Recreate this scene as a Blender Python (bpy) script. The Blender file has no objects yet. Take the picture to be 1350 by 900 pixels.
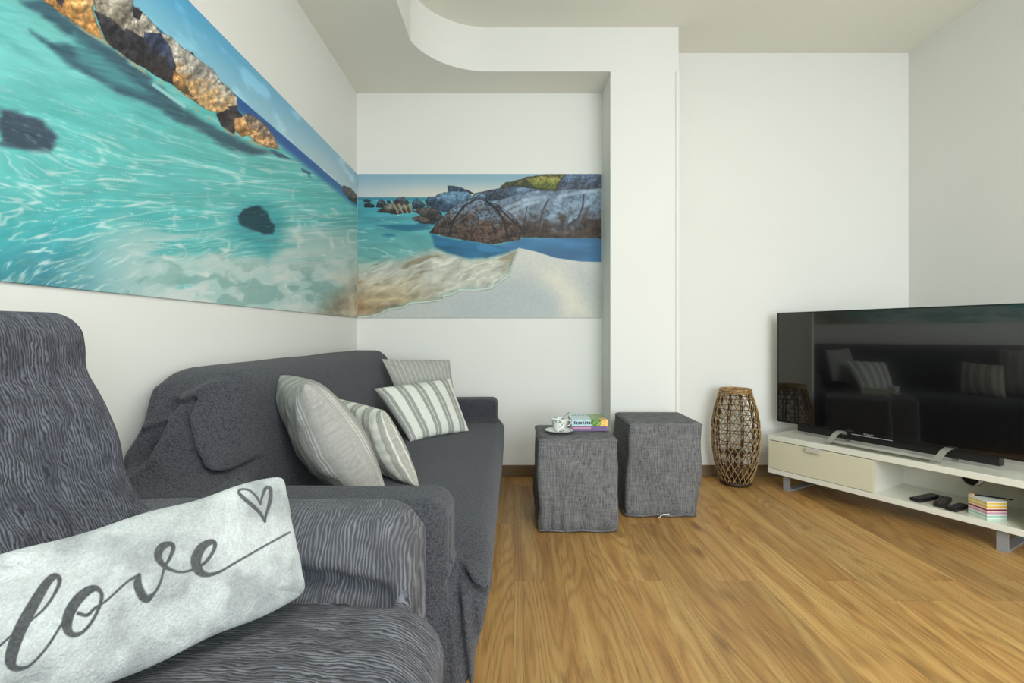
import bpy, bmesh, math, random
import numpy as np
from mathutils import Vector, Matrix
random.seed(7)
S = bpy.context.scene
C = S.collection
PI = math.pi
F = 650.0; CX = 676.0; CY = 440.0          # focal length and vanishing point of the 1350x900 frame

# ------------------------------------------------------------------ basics
def lin(c):
    c = np.asarray(c, dtype=np.float64) / 255.0
    return np.where(c <= 0.04045, c / 12.92, ((c + 0.055) / 1.055) ** 2.4)
def L4(r, g, b):
    v = lin((r, g, b)); return (float(v[0]), float(v[1]), float(v[2]), 1.0)
def at(px, py, Y):
    return Vector(((px - CX) * Y / F, Y, 1 - (py - CY) * Y / F))

def tag(o, label=None, cat=None, group=None, kind=None):
    if label: o['label'] = label
    if cat: o['category'] = cat
    if group: o['group'] = group
    if kind: o['kind'] = kind
    return o
def empty(name, loc, label, cat, group=None, rz=0):
    o = bpy.data.objects.new(name, None); C.objects.link(o)
    o.empty_display_size = 0.05
    o.location = loc; o.rotation_euler = (0, 0, rz)
    return tag(o, label, cat, group)
def link(name, me, mat=None, parent=None, smooth=False):
    o = bpy.data.objects.new(name, me); C.objects.link(o)
    if mat is not None:
        me.materials.clear(); me.materials.append(mat)
    if smooth:
        me.polygons.foreach_set('use_smooth', [True] * len(me.polygons))
    if parent is not None: o.parent = parent
    return o
def obj(name, bm, mat, parent=None, smooth=False, bevel=0, seg=2, off=None, auto=None):
    if off is not None:
        bmesh.ops.translate(bm, verts=bm.verts, vec=-Vector(off))
    bmesh.ops.recalc_face_normals(bm, faces=bm.faces)
    me = bpy.data.meshes.new(name); bm.to_mesh(me); bm.free()
    o = link(name, me, mat, parent, smooth)
    if bevel:
        m = o.modifiers.new('bevel', 'BEVEL'); m.width = bevel; m.segments = seg; m.limit_method = 'ANGLE'; m.angle_limit = math.radians(40)
        m.harden_normals = False
    return o
def bx(bm, x0, x1, y0, y1, z0, z1, M=None):
    vs = [bm.verts.new((x, y, z)) for x in (x0, x1) for y in (y0, y1) for z in (z0, z1)]
    if M is not None:
        for v in vs: v.co = M @ v.co
    for f in ((0,1,3,2),(4,6,7,5),(0,4,5,1),(2,3,7,6),(0,2,6,4),(1,5,7,3)):
        bm.faces.new([vs[i] for i in f])
def box(x0, x1, y0, y1, z0, z1, M=None):
    bm = bmesh.new(); bx(bm, x0, x1, y0, y1, z0, z1, M); return bm
def prism(bm, pts, z0, z1, M=None):
    a = [bm.verts.new((p[0], p[1], z0)) for p in pts]; b = [bm.verts.new((p[0], p[1], z1)) for p in pts]
    if M is not None:
        for v in a + b: v.co = M @ v.co
    n = len(pts)
    bm.faces.new(a[::-1]); bm.faces.new(b)
    for i in range(n): bm.faces.new((a[i], a[(i+1) % n], b[(i+1) % n], b[i]))
def lathe(bm, prof, n=48, c=(0,0,0), closed=False):
    rings = []
    for r, z in prof:
        if r < 1e-5: rings.append([bm.verts.new((c[0], c[1], c[2]+z))])
        else: rings.append([bm.verts.new((c[0]+r*math.cos(2*PI*i/n), c[1]+r*math.sin(2*PI*i/n), c[2]+z)) for i in range(n)])
    pairs = list(zip(rings, rings[1:])) + ([(rings[-1], rings[0])] if closed else [])
    for a, b in pairs:
        for i in range(n):
            j = (i+1) % n
            if len(a) == 1 and len(b) == 1: continue
            if len(a) == 1: bm.faces.new((a[0], b[j], b[i]))
            elif len(b) == 1: bm.faces.new((a[i], a[j], b[0]))
            else: bm.faces.new((a[i], a[j], b[j], b[i]))
def tube(bm, pts, r, n=8, closed=False, flat=1.0):
    pts = [Vector(p) for p in pts]; m = len(pts); rings = []
    up = Vector((0.13, 0.21, 0.97)).normalized()
    for i, p in enumerate(pts):
        if closed: t = pts[(i+1) % m] - pts[i-1]
        else: t = pts[min(i+1, m-1)] - pts[max(i-1, 0)]
        t.normalize()
        a = t.cross(up)
        if a.length < 1e-3: a = t.cross(Vector((1, 0, 0)))
        a.normalize(); b = a.cross(t)
        rr = r[i] if isinstance(r, (list, tuple)) else r
        rings.append([bm.verts.new(p + a*rr*math.cos(2*PI*k/n) + b*rr*flat*math.sin(2*PI*k/n)) for k in range(n)])
    rng = range(m) if closed else range(m-1)
    for i in rng:
        A = rings[i]; B = rings[(i+1) % m]
        for k in range(n): bm.faces.new((A[k], A[(k+1) % n], B[(k+1) % n], B[k]))
    if not closed:
        bm.faces.new(rings[0][::-1]); bm.faces.new(rings[-1])

# ------------------------------------------------------------------ noise
_rng = np.random.RandomState(11)
_LAT = _rng.rand(64, 256, 256)
def vn(x, y, seed=0):
    x = np.asarray(x, dtype=np.float64); y = np.asarray(y, dtype=np.float64)
    xi = np.floor(x).astype(int); yi = np.floor(y).astype(int)
    fx = x - xi; fy = y - yi
    fx = fx*fx*(3-2*fx); fy = fy*fy*(3-2*fy)
    T = _LAT[seed % 64]
    a = T[yi & 255, xi & 255]; b = T[yi & 255, (xi+1) & 255]; c = T[(yi+1) & 255, xi & 255]; d = T[(yi+1) & 255, (xi+1) & 255]
    return (a*(1-fx)+b*fx)*(1-fy) + (c*(1-fx)+d*fx)*fy
def fbm(x, y, o=4, seed=0):
    s = 0; a = 0.5; t = 0
    for i in range(o):
        s = s + a*vn(x, y, seed+i*3); t += a; x = x*2.03+5.3; y = y*2.03+1.7; a *= 0.5
    return s / t
def ridge(x, y, o=3, seed=0):
    s = 0; a = 0.5; t = 0
    for i in range(o):
        s = s + a*(1-np.abs(2*vn(x, y, seed+i*3)-1)); t += a; x = x*2.1+3.3; y = y*2.1+9.7; a *= 0.5
    return s / t
def sstep(a, b, x):
    t = np.clip((x-a)/(b-a), 0, 1); return t*t*(3-2*t)
def inpoly(x, y, P):
    r = np.zeros(x.shape, bool); n = len(P)
    for i in range(n):
        x0, y0 = P[i]; x1, y1 = P[(i+1) % n]
        if y0 == y1: continue
        c = ((y0 > y) != (y1 > y)) & (x < (x1-x0)*(y-y0)/(y1-y0)+x0)
        r ^= c
    return r
def segd(x, y, P, closed=False):
    d = np.full(x.shape, 1e9); q = list(P) + ([P[0]] if closed else [])
    for (x0, y0), (x1, y1) in zip(q, q[1:]):
        dx, dy = x1-x0, y1-y0; l = dx*dx+dy*dy+1e-9
        t = np.clip(((x-x0)*dx+(y-y0)*dy)/l, 0, 1)
        d = np.minimum(d, np.hypot(x-x0-t*dx, y-y0-t*dy))
    return d
def soft(x, y, P, w=2.0):
    d = segd(x, y, P, True); s = np.where(inpoly(x, y, P), -d, d)
    return 1 - sstep(-w, w, s)
def mixc(c, col, m):
    col = np.asarray(col, dtype=np.float64)
    return c*(1-m[..., None]) + col*m[..., None]

# ------------------------------------------------------------------ materials
def mat(name, base=(0.8,0.8,0.8,1), rough=0.5, metal=0.0, spec=0.5, coat=0.0, coat_r=0.05, sheen=0.0):
    m = bpy.data.materials.new(name); m.use_nodes = True
    b = m.node_tree.nodes['Principled BSDF']
    b.inputs['Base Color'].default_value = base; b.inputs['Roughness'].default_value = rough
    b.inputs['Metallic'].default_value = metal; b.inputs['Specular IOR Level'].default_value = spec
    b.inputs['Coat Weight'].default_value = coat; b.inputs['Coat Roughness'].default_value = coat_r
    b.inputs['Sheen Weight'].default_value = sheen
    return m
class NT:
    def __init__(s, m): s.t = m.node_tree; s.b = s.t.nodes['Principled BSDF']
    def n(s, typ, **kw):
        nd = s.t.nodes.new(typ)
        for k, v in kw.items():
            if k.startswith('i_'): nd.inputs[k[2:].replace('_', ' ')].default_value = v
            else: setattr(nd, k, v)
        return nd
    def l(s, a, b): s.t.links.new(a, b)
    def math(s, op, a, b=None):
        nd = s.n('ShaderNodeMath', operation=op)
        for i, v in enumerate((a, b)):
            if v is None: continue
            if isinstance(v, (int, float)): nd.inputs[i].default_value = v
            else: s.l(v, nd.inputs[i])
        return nd.outputs[0]
    def coord(s, scale=(1,1,1), loc=(0,0,0), rot=(0,0,0), kind='Object'):
        tc = s.n('ShaderNodeTexCoord'); mp = s.n('ShaderNodeMapping')
        mp.inputs['Scale'].default_value = scale; mp.inputs['Location'].default_value = loc; mp.inputs['Rotation'].default_value = rot
        s.l(tc.outputs[kind], mp.inputs[0]); return mp.outputs[0]
    def noise(s, vec, scale=1, detail=3, rough=0.5, dist=0):
        nd = s.n('ShaderNodeTexNoise'); nd.inputs['Scale'].default_value = scale; nd.inputs['Detail'].default_value = detail
        nd.inputs['Roughness'].default_value = rough; nd.inputs['Distortion'].default_value = dist
        s.l(vec, nd.inputs['Vector']); return nd.outputs['Fac']
    def ramp(s, fac, stops):
        r = s.n('ShaderNodeValToRGB'); e = r.color_ramp.elements
        while len(e) < len(stops): e.new(0.5)
        for k, (p, c) in zip(e, stops): k.position = p; k.color = c
        s.l(fac, r.inputs[0]); return r.outputs[0]
    def bump(s, h, strength=0.3, dist=0.002):
        b = s.n('ShaderNodeBump'); b.inputs['Strength'].default_value = strength; b.inputs['Distance'].default_value = dist
        s.l(h, b.inputs['Height']); s.l(b.outputs[0], s.b.inputs['Normal']); return b
    def mix(s, fac, a, b, typ='MIX'):
        m = s.n('ShaderNodeMix', data_type='RGBA', blend_type=typ)
        for k, v in ((0, fac), (6, a), (7, b)):
            if isinstance(v, (int, float, tuple)): m.inputs[k].default_value = v
            else: s.l(v, m.inputs[k])
        return m.outputs[2]

def plaster(name, rgb):
    m = mat(name, L4(*rgb), 0.75, spec=0.3); N = NT(m)
    v = N.coord(); n = N.noise(v, 220, 3); N.bump(n, 0.12, 0.001)
    big = N.noise(v, 1.3, 2)
    a = lin(rgb)
    N.l(N.ramp(big, [(0.3, tuple(a*0.975)+(1,)), (0.7, tuple(a)+(1,))]), N.b.inputs['Base Color'])
    return m
M_wall = plaster('wall_paint', (231, 231, 225))
M_ceil = plaster('ceiling_paint', (238, 236, 226))
def floor_mat():
    m = mat('oak_laminate', rough=0.42, spec=0.4); N = NT(m)
    tc = N.n('ShaderNodeTexCoord'); sp = N.n('ShaderNodeSeparateXYZ'); N.l(tc.outputs['Object'], sp.inputs[0])
    X, Y = sp.outputs[0], sp.outputs[1]
    xr = N.math('DIVIDE', N.math('ADD', X, -0.004+4.0), 0.2)
    row = N.math('FLOOR', xr)
    odd = N.math('FLOORED_MODULO', row, 2.0)
    offo = N.math('ADD', 0.15, N.math('MULTIPLY', N.math('GREATER_THAN', row, 26.0), 0.75))
    off = N.math('ADD', N.math('MULTIPLY', odd, offo), N.math('MULTIPLY', N.math('SUBTRACT', 1.0, odd), 0.75))
    yr = N.math('DIVIDE', N.math('ADD', N.math('ADD', Y, 6.0), off), 1.25)
    col = N.math('FLOOR', yr)
    cb = N.n('ShaderNodeCombineXYZ'); N.l(row, cb.inputs[0]); N.l(col, cb.inputs[1])
    wn = N.n('ShaderNodeTexWhiteNoise', noise_dimensions='3D'); N.l(cb.outputs[0], wn.inputs['Vector'])
    sc = N.n('ShaderNodeSeparateXYZ'); N.l(wn.outputs['Color'], sc.inputs[0])
    # grain coordinates: board-local, offset at random
    gx = N.math('ADD', X, N.math('MULTIPLY', sc.outputs[0], 37.0)); gy = N.math('ADD', Y, N.math('MULTIPLY', sc.outputs[1], 53.0))
    g = N.n('ShaderNodeCombineXYZ'); N.l(gx, g.inputs[0]); N.l(gy, g.inputs[1])
    def mp(v, s):
        q = N.n('ShaderNodeVectorMath', operation='MULTIPLY'); q.inputs[1].default_value = s; N.l(v, q.inputs[0]); return q.outputs[0]
    # cathedral rings : iso-lines of a stretched noise field
    field = N.noise(mp(g.outputs[0], (5.6, .50, 1)), 1.0, 2.0, 0.4, 0.35)
    rings = N.math('SINE', N.math('MULTIPLY', field, 125.0))
    rings = N.math('POWER', N.math('ADD', N.math('MULTIPLY', rings, 0.5), 0.5), 2.2)
    fine = N.noise(mp(g.outputs[0], (120, 5, 1)), 1.0, 4, 0.6)
    fine2 = N.noise(mp(g.outputs[0], (300, 7, 1)), 1.0, 2, 0.6)
    broad = N.noise(mp(g.outputs[0], (16, 0.8, 1)), 1.0, 3, 0.5)
    knots = N.n('ShaderNodeTexVoronoi'); knots.inputs['Scale'].default_value = 1.0; knots.inputs['Randomness'].default_value = 1.0
    N.l(mp(g.outputs[0], (6.5, 2.1, 1)), knots.inputs['Vector'])
    kn = N.n('ShaderNodeMapRange'); kn.inputs[1].default_value = 0.0; kn.inputs[2].default_value = 0.20; kn.inputs[3].default_value = 1.0; kn.inputs[4].default_value = 0.0
    N.l(knots.outputs['Distance'], kn.inputs[0])
    base = N.ramp(broad, [(0.24, L4(156, 112, 62)), (0.46, L4(190, 145, 84)), (0.74, L4(214, 178, 112))])
    base = N.mix(N.math('MULTIPLY', N.math('MULTIPLY', rings, fine), 0.68), base, L4(104, 68, 34))
    base = N.mix(N.math('MULTIPLY', N.math('SUBTRACT', 1.0, fine), 0.4), base, L4(150, 112, 60))
    st = N.n('ShaderNodeMapRange'); st.inputs[1].default_value = 0.54; st.inputs[2].default_value = 0.70; N.l(fine2, st.inputs[0])
    base = N.mix(N.math('MULTIPLY', st.outputs[0], 0.55), base, L4(98, 64, 32))
    base = N.mix(N.math('MULTIPLY', kn.outputs[0], 0.75), base, L4(92, 64, 36))
    # board-to-board tone
    tone = N.n('ShaderNodeMapRange'); tone.inputs[3].default_value = 0.78; tone.inputs[4].default_value = 1.08; N.l(sc.outputs[2], tone.inputs[0])
    tv = N.n('ShaderNodeCombineColor'); N.l(tone.outputs[0], tv.inputs[0]); N.l(tone.outputs[0], tv.inputs[1]); N.l(tone.outputs[0], tv.inputs[2])
    base = N.mix(1.0, base, tv.outputs[0], 'MULTIPLY')
    # joints
    def edge(v, w):
        f = N.math('FRACT', v); f = N.math('MINIMUM', f, N.math('SUBTRACT', 1.0, f)); return N.math('LESS_THAN', f, w)
    j = N.math('MAXIMUM', edge(xr, 0.004), edge(yr, 0.0008))
    base = N.mix(N.math('MULTIPLY', j, 0.45), base, L4(95, 62, 32))
    N.l(base, N.b.inputs['Base Color'])
    N.bump(N.math('SUBTRACT', fine2, j), 0.12, 0.001)
    return m
M_floor = floor_mat()
M_base = mat('brown_skirting', L4(108, 88, 60), 0.5)
M_white = mat('white_lacquer', L4(226, 224, 210), 0.28, coat=0.4, coat_r=0.08)
M_drawer_tint = mat('drawer_white_floor_tint', L4(214, 209, 182), 0.3, coat=0.3)  # white drawer front, the floor's warm reflection put into its colour
M_steel = mat('brushed_steel', L4(150, 153, 156), 0.4, metal=0.25)
M_silver = mat('satin_silver', L4(160, 158, 150), 0.35, metal=0.5)
M_black = mat('black_plastic', L4(20, 20, 21), 0.42)
M_btn = mat('grey_button', L4(85, 85, 88), 0.5)
M_screen = mat('screen_glass', L4(9, 9, 10), 0.12, spec=0.6, coat=1.0, coat_r=0.025)
M_screen.node_tree.nodes['Principled BSDF'].inputs['Coat IOR'].default_value = 1.65
M_frame = mat('screen_frame', L4(16, 17, 17), 0.25, coat=0.5)
M_grey = mat('logo_silver', L4(200, 200, 200), 0.3, metal=0.3)
def vcol(name, rough=0.6, coat=0.0, bump=None, spec=0.4, sheen=0.0):
    m = mat(name, rough=rough, coat=coat, spec=spec, sheen=sheen); N = NT(m)
    a = N.n('ShaderNodeAttribute'); a.attribute_name = 'paint'
    N.l(a.outputs['Color'], N.b.inputs['Base Color'])
    if bump:
        sc, st, ds = bump
        v = N.coord(sc); n = N.noise(v, 1.0, 3, 0.6); N.bump(n, st, ds)
    return m
M_print = vcol('mural_print', 0.5, spec=0.25)
M_pillow = vcol('linen_print', 0.9, bump=((420, 420, 420), 0.35, 0.002), spec=0.15)
M_plush = vcol('plush_print', 0.95, bump=((300, 300, 300), 0.8, 0.004), spec=0.1, sheen=0.3)

def crinkle(name, axis, pitch, warp, amp, c0, c1, strength=0.8, dist=0.003, thin=1.0):
    """crepe cloth: wandering ridges that run across `axis`"""
    m = mat(name, rough=0.92, spec=0.12, sheen=0.08); N = NT(m)
    tc = N.n('ShaderNodeTexCoord'); sp = N.n('ShaderNodeSeparateXYZ'); N.l(tc.outputs['Object'], sp.inputs[0])
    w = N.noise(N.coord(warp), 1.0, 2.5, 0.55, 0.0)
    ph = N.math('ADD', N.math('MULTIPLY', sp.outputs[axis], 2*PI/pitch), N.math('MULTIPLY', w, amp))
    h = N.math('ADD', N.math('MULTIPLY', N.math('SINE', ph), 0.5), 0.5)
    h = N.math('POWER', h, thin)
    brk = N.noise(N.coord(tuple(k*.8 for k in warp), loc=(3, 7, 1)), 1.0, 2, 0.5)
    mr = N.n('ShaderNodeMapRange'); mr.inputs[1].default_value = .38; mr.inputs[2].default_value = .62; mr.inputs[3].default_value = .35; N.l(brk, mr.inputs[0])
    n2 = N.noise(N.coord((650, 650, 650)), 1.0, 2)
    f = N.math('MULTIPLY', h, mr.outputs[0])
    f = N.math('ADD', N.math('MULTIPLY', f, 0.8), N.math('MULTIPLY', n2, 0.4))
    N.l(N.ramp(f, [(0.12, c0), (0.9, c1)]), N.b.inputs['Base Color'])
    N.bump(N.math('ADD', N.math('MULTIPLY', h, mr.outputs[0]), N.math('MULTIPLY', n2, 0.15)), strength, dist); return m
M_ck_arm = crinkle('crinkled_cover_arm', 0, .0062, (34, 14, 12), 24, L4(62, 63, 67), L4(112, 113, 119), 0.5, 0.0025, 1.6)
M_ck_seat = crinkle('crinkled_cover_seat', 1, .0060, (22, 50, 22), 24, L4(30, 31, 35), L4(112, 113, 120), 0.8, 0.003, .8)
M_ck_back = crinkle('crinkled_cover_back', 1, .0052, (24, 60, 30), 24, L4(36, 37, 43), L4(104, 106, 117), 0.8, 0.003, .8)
def waffle(name, c0, c1):
    m = mat(name, rough=0.9, spec=0.15, sheen=0.12); N = NT(m)
    v = N.coord((205, 205, 205), rot=(0.2, 0.75, 0.5))
    vo = N.n('ShaderNodeTexVoronoi'); vo.inputs['Scale'].default_value = 1.0; vo.inputs['Randomness'].default_value = 0.85; N.l(v, vo.inputs['Vector'])
    N.l(N.ramp(vo.outputs['Distance'], [(0.2, c1), (0.75, c0)]), N.b.inputs['Base Color'])
    N.bump(N.math('SUBTRACT', 1.0, vo.outputs['Distance']), 0.65, 0.003); return m
M_sofa = waffle('waffle_sofa_cover', L4(52, 53, 58), L4(78, 79, 85))
def slub(name):
    m = mat(name, rough=0.9, spec=0.15); N = NT(m)
    a = N.noise(N.coord((330, 330, 16)), 1.0, 2, 0.5); b = N.noise(N.coord((22, 22, 380)), 1.0, 2, 0.5)
    s = N.math('ADD', N.math('MULTIPLY', a, 0.65), N.math('MULTIPLY', b, 0.35))
    N.l(N.ramp(s, [(0.34, L4(74, 74, 76)), (0.66, L4(132, 132, 133))]), N.b.inputs['Base Color'])
    N.bump(s, 0.4, 0.002); return m
M_slub = slub('slub_grey_linen')

# ------------------------------------------------------------------ the room
XL, XR, YB, YF, ZC = -1.10, 2.79, 3.476, -1.90, 2.979
ZS, YC = 2.695, 3.185          # soffit underside, column plane
def struct(name, bm, m, **k): return tag(obj(name, bm, m, **k), kind='structure')
struct('floor', box(XL-.1, XR+.1, YF-.1, YB+.1, -0.1, 0), M_floor)
struct('ceiling', box(XL-.1, XR+.1, YF-.1, YB+.1, ZC, ZC+.1), M_ceil)
struct('wall_left', box(XL-.1, XL, YF-.1, YB+.1, 0, ZC), M_wall)
struct('wall_right', box(XR, XR+.1, YF-.1, YB+.1, 0, ZC), M_wall)
struct('wall_back', box(XL, XR, YB, YB+.1, 0, ZC), M_wall)
WX0, WX1, WZ0, WZ1 = 0.35, 2.55, 0.35, 2.5
b = bmesh.new()
bx(b, XL, WX0, YF-.1, YF, 0, ZC); bx(b, WX1, XR, YF-.1, YF, 0, ZC); bx(b, WX0, WX1, YF-.1, YF, 0, WZ0); bx(b, WX0, WX1, YF-.1, YF, WZ1, ZC)
struct('wall_rear', b, M_wall)
b = bmesh.new()
for x in (WX0, (WX0+WX1)/2-.03, WX1-.06): bx(b, x, x+.06, YF-.08, YF-.02, WZ0, WZ1)
for z in (WZ0, WZ1-.06): bx(b, WX0, WX1, YF-.08, YF-.02, z, z+.06)
struct('window_1', b, M_white)
# soffit over alcove and along the left wall, with the rounded inner corner
arc = [(-.152+.455*math.cos(a), 2.73+.455*math.sin(a)) for a in np.linspace(math.radians(165), PI/2, 24)]
pts = [(XL, YF), (-.592, YF)] + arc + [(1.071, YC), (1.071, YB), (XL, YB)]
b = bmesh.new(); prism(b, pts, ZS, ZC); struct('ceiling_soffit', b, M_wall)
sof = bpy.data.objects['ceiling_soffit']; sof.data.materials.append(M_ceil)
for p in sof.data.polygons:
    if p.normal.z < -0.9: p.material_index = 1
struct('wall_column', box(.631, 1.071, YC, YB, 0, ZS), M_wall)
struct('trim_1', box(1.052, 1.075, YC-.008, YC+.02, 0, ZS), M_wall, bevel=.002)
BH, BT = .078, .014
struct('baseboard_back', box(XL, .631, YB-BT, YB, 0, BH), M_base, bevel=.003)
b = box(1.071, XR, YB-BT, YB, 0, BH); struct('baseboard_back_right', b, M_base, bevel=.003)
struct('baseboard_right', box(XR-BT, XR, YF, YB-BT, 0, BH), M_base, bevel=.003)
struct('baseboard_left', box(XL, XL+BT, YF, YB-BT, 0, BH), M_base, bevel=.003)
struct('baseboard_column', box(.631, 1.052, YC-BT, YC, 0, BH), M_base, bevel=.003)

# ------------------------------------------------------------------ murals
def panel(name, gx, gz, org, dx, paint, label, group, t=.005, normal=(0,-1,0)):
    """flat printed board: grid of painted vertices in front plus a thin body"""
    nx, nz = len(gx), len(gz)
    GX, GZ = np.meshgrid(gx, gz)
    P = np.array(org)[None, None, :] + GX[..., None]*np.array(dx) + GZ[..., None]*np.array((0, 0, 1.0))
    V = P.reshape(-1, 3)
    idx = np.arange(nx*nz).reshape(nz, nx)
    Q = np.stack([idx[:-1, :-1], idx[:-1, 1:], idx[1:, 1:], idx[1:, :-1]], -1).reshape(-1, 4)
    ring = list(idx[0, :]) + list(idx[1:, -1]) + list(idx[-1, :-1][::-1]) + list(idx[1:-1, 0][::-1])
    nv = len(V); back = V[ring] - np.array(normal)*t
    V = np.vstack([V, back]); k = len(ring)
    side = [[ring[(i+1) % k], ring[i], nv+i, nv+(i+1) % k] for i in range(k)]
    Q = np.vstack([Q, np.array(side)])
    me = bpy.data.meshes.new(name)
    me.vertices.add(len(V)); me.vertices.foreach_set('co', V.ravel())
    me.loops.add(len(Q)*4); me.loops.foreach_set('vertex_index', Q.ravel().astype(np.int32))
    me.polygons.add(len(Q)); me.polygons.foreach_set('loop_start', np.arange(len(Q), dtype=np.int32)*4)
    me.update(calc_edges=True)
    col = paint(GX, GZ)                        # sRGB 0..255
    colf = col.reshape(-1, 3); colf = np.vstack([colf, colf[ring]*.8])
    rgba = np.ones((len(V), 4), np.float32); rgba[:, :3] = lin(np.clip(colf, 0, 255))
    at_ = me.color_attributes.new('paint', 'FLOAT_COLOR', 'POINT'); at_.data.foreach_set('color', rgba.ravel())
    o = link(name, me, M_print)
    return tag(o, label, 'mural', group)

def rock(col, u, v, P, top, bot, seed, sc=.06, w=1.6, wob=3.0, tilt=(0, 1), dark=.35, split=.5, ga=.6, gf=7, rel=1.1, rf=1.6):
    """paint one printed boulder: colour runs from top to bottom of its outline"""
    uu = u + (fbm(u*sc*3, v*sc*3, 3, seed)-.5)*wob*2; vv = v + (fbm(u*sc*3+40, v*sc*3, 3, seed+1)-.5)*wob*2
    m = soft(uu, vv, P, w)
    A = np.array(P, float); d = A @ np.array(tilt, float); lo, hi = d.min(), d.max()
    t = (u*tilt[0]+v*tilt[1]-lo)/(hi-lo+1e-6) + (fbm(u*sc*2, v*sc*2, 3, seed+2)-.5)*.7
    t = sstep(split-.3, split+.3, t)
    c = np.array(top, float)*(1-t[..., None]) + np.array(bot, float)*t[..., None]
    g = fbm(u*sc*gf, v*sc*gf, 4, seed+4); cr = ridge(u*sc*1.6+9, v*sc*1.6, 3, seed+5)
    c = c*(1-ga*.5+ga*g)[..., None]
    rl = fbm(u*sc*rf, v*sc*rf, 3, seed+6)-fbm(u*sc*rf+.2, v*sc*rf+.28, 3, seed+6)
    c = c*np.clip(1-rl*rel, .55, 1.4)[..., None]
    st_ = ridge(u*sc*5.5+2*g, v*sc*1.1, 2, seed+8); c = c*(1-.28*sstep(.82, .97, st_))[..., None]
    c = c*(1-dark*sstep(.80, .93, cr))[..., None]
    e = segd(uu, vv, P, True); c = c*(1-.35*(1-sstep(0, 2.2*w, e)))[..., None]
    return col*(1-m[..., None]) + c*m[..., None]

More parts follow.
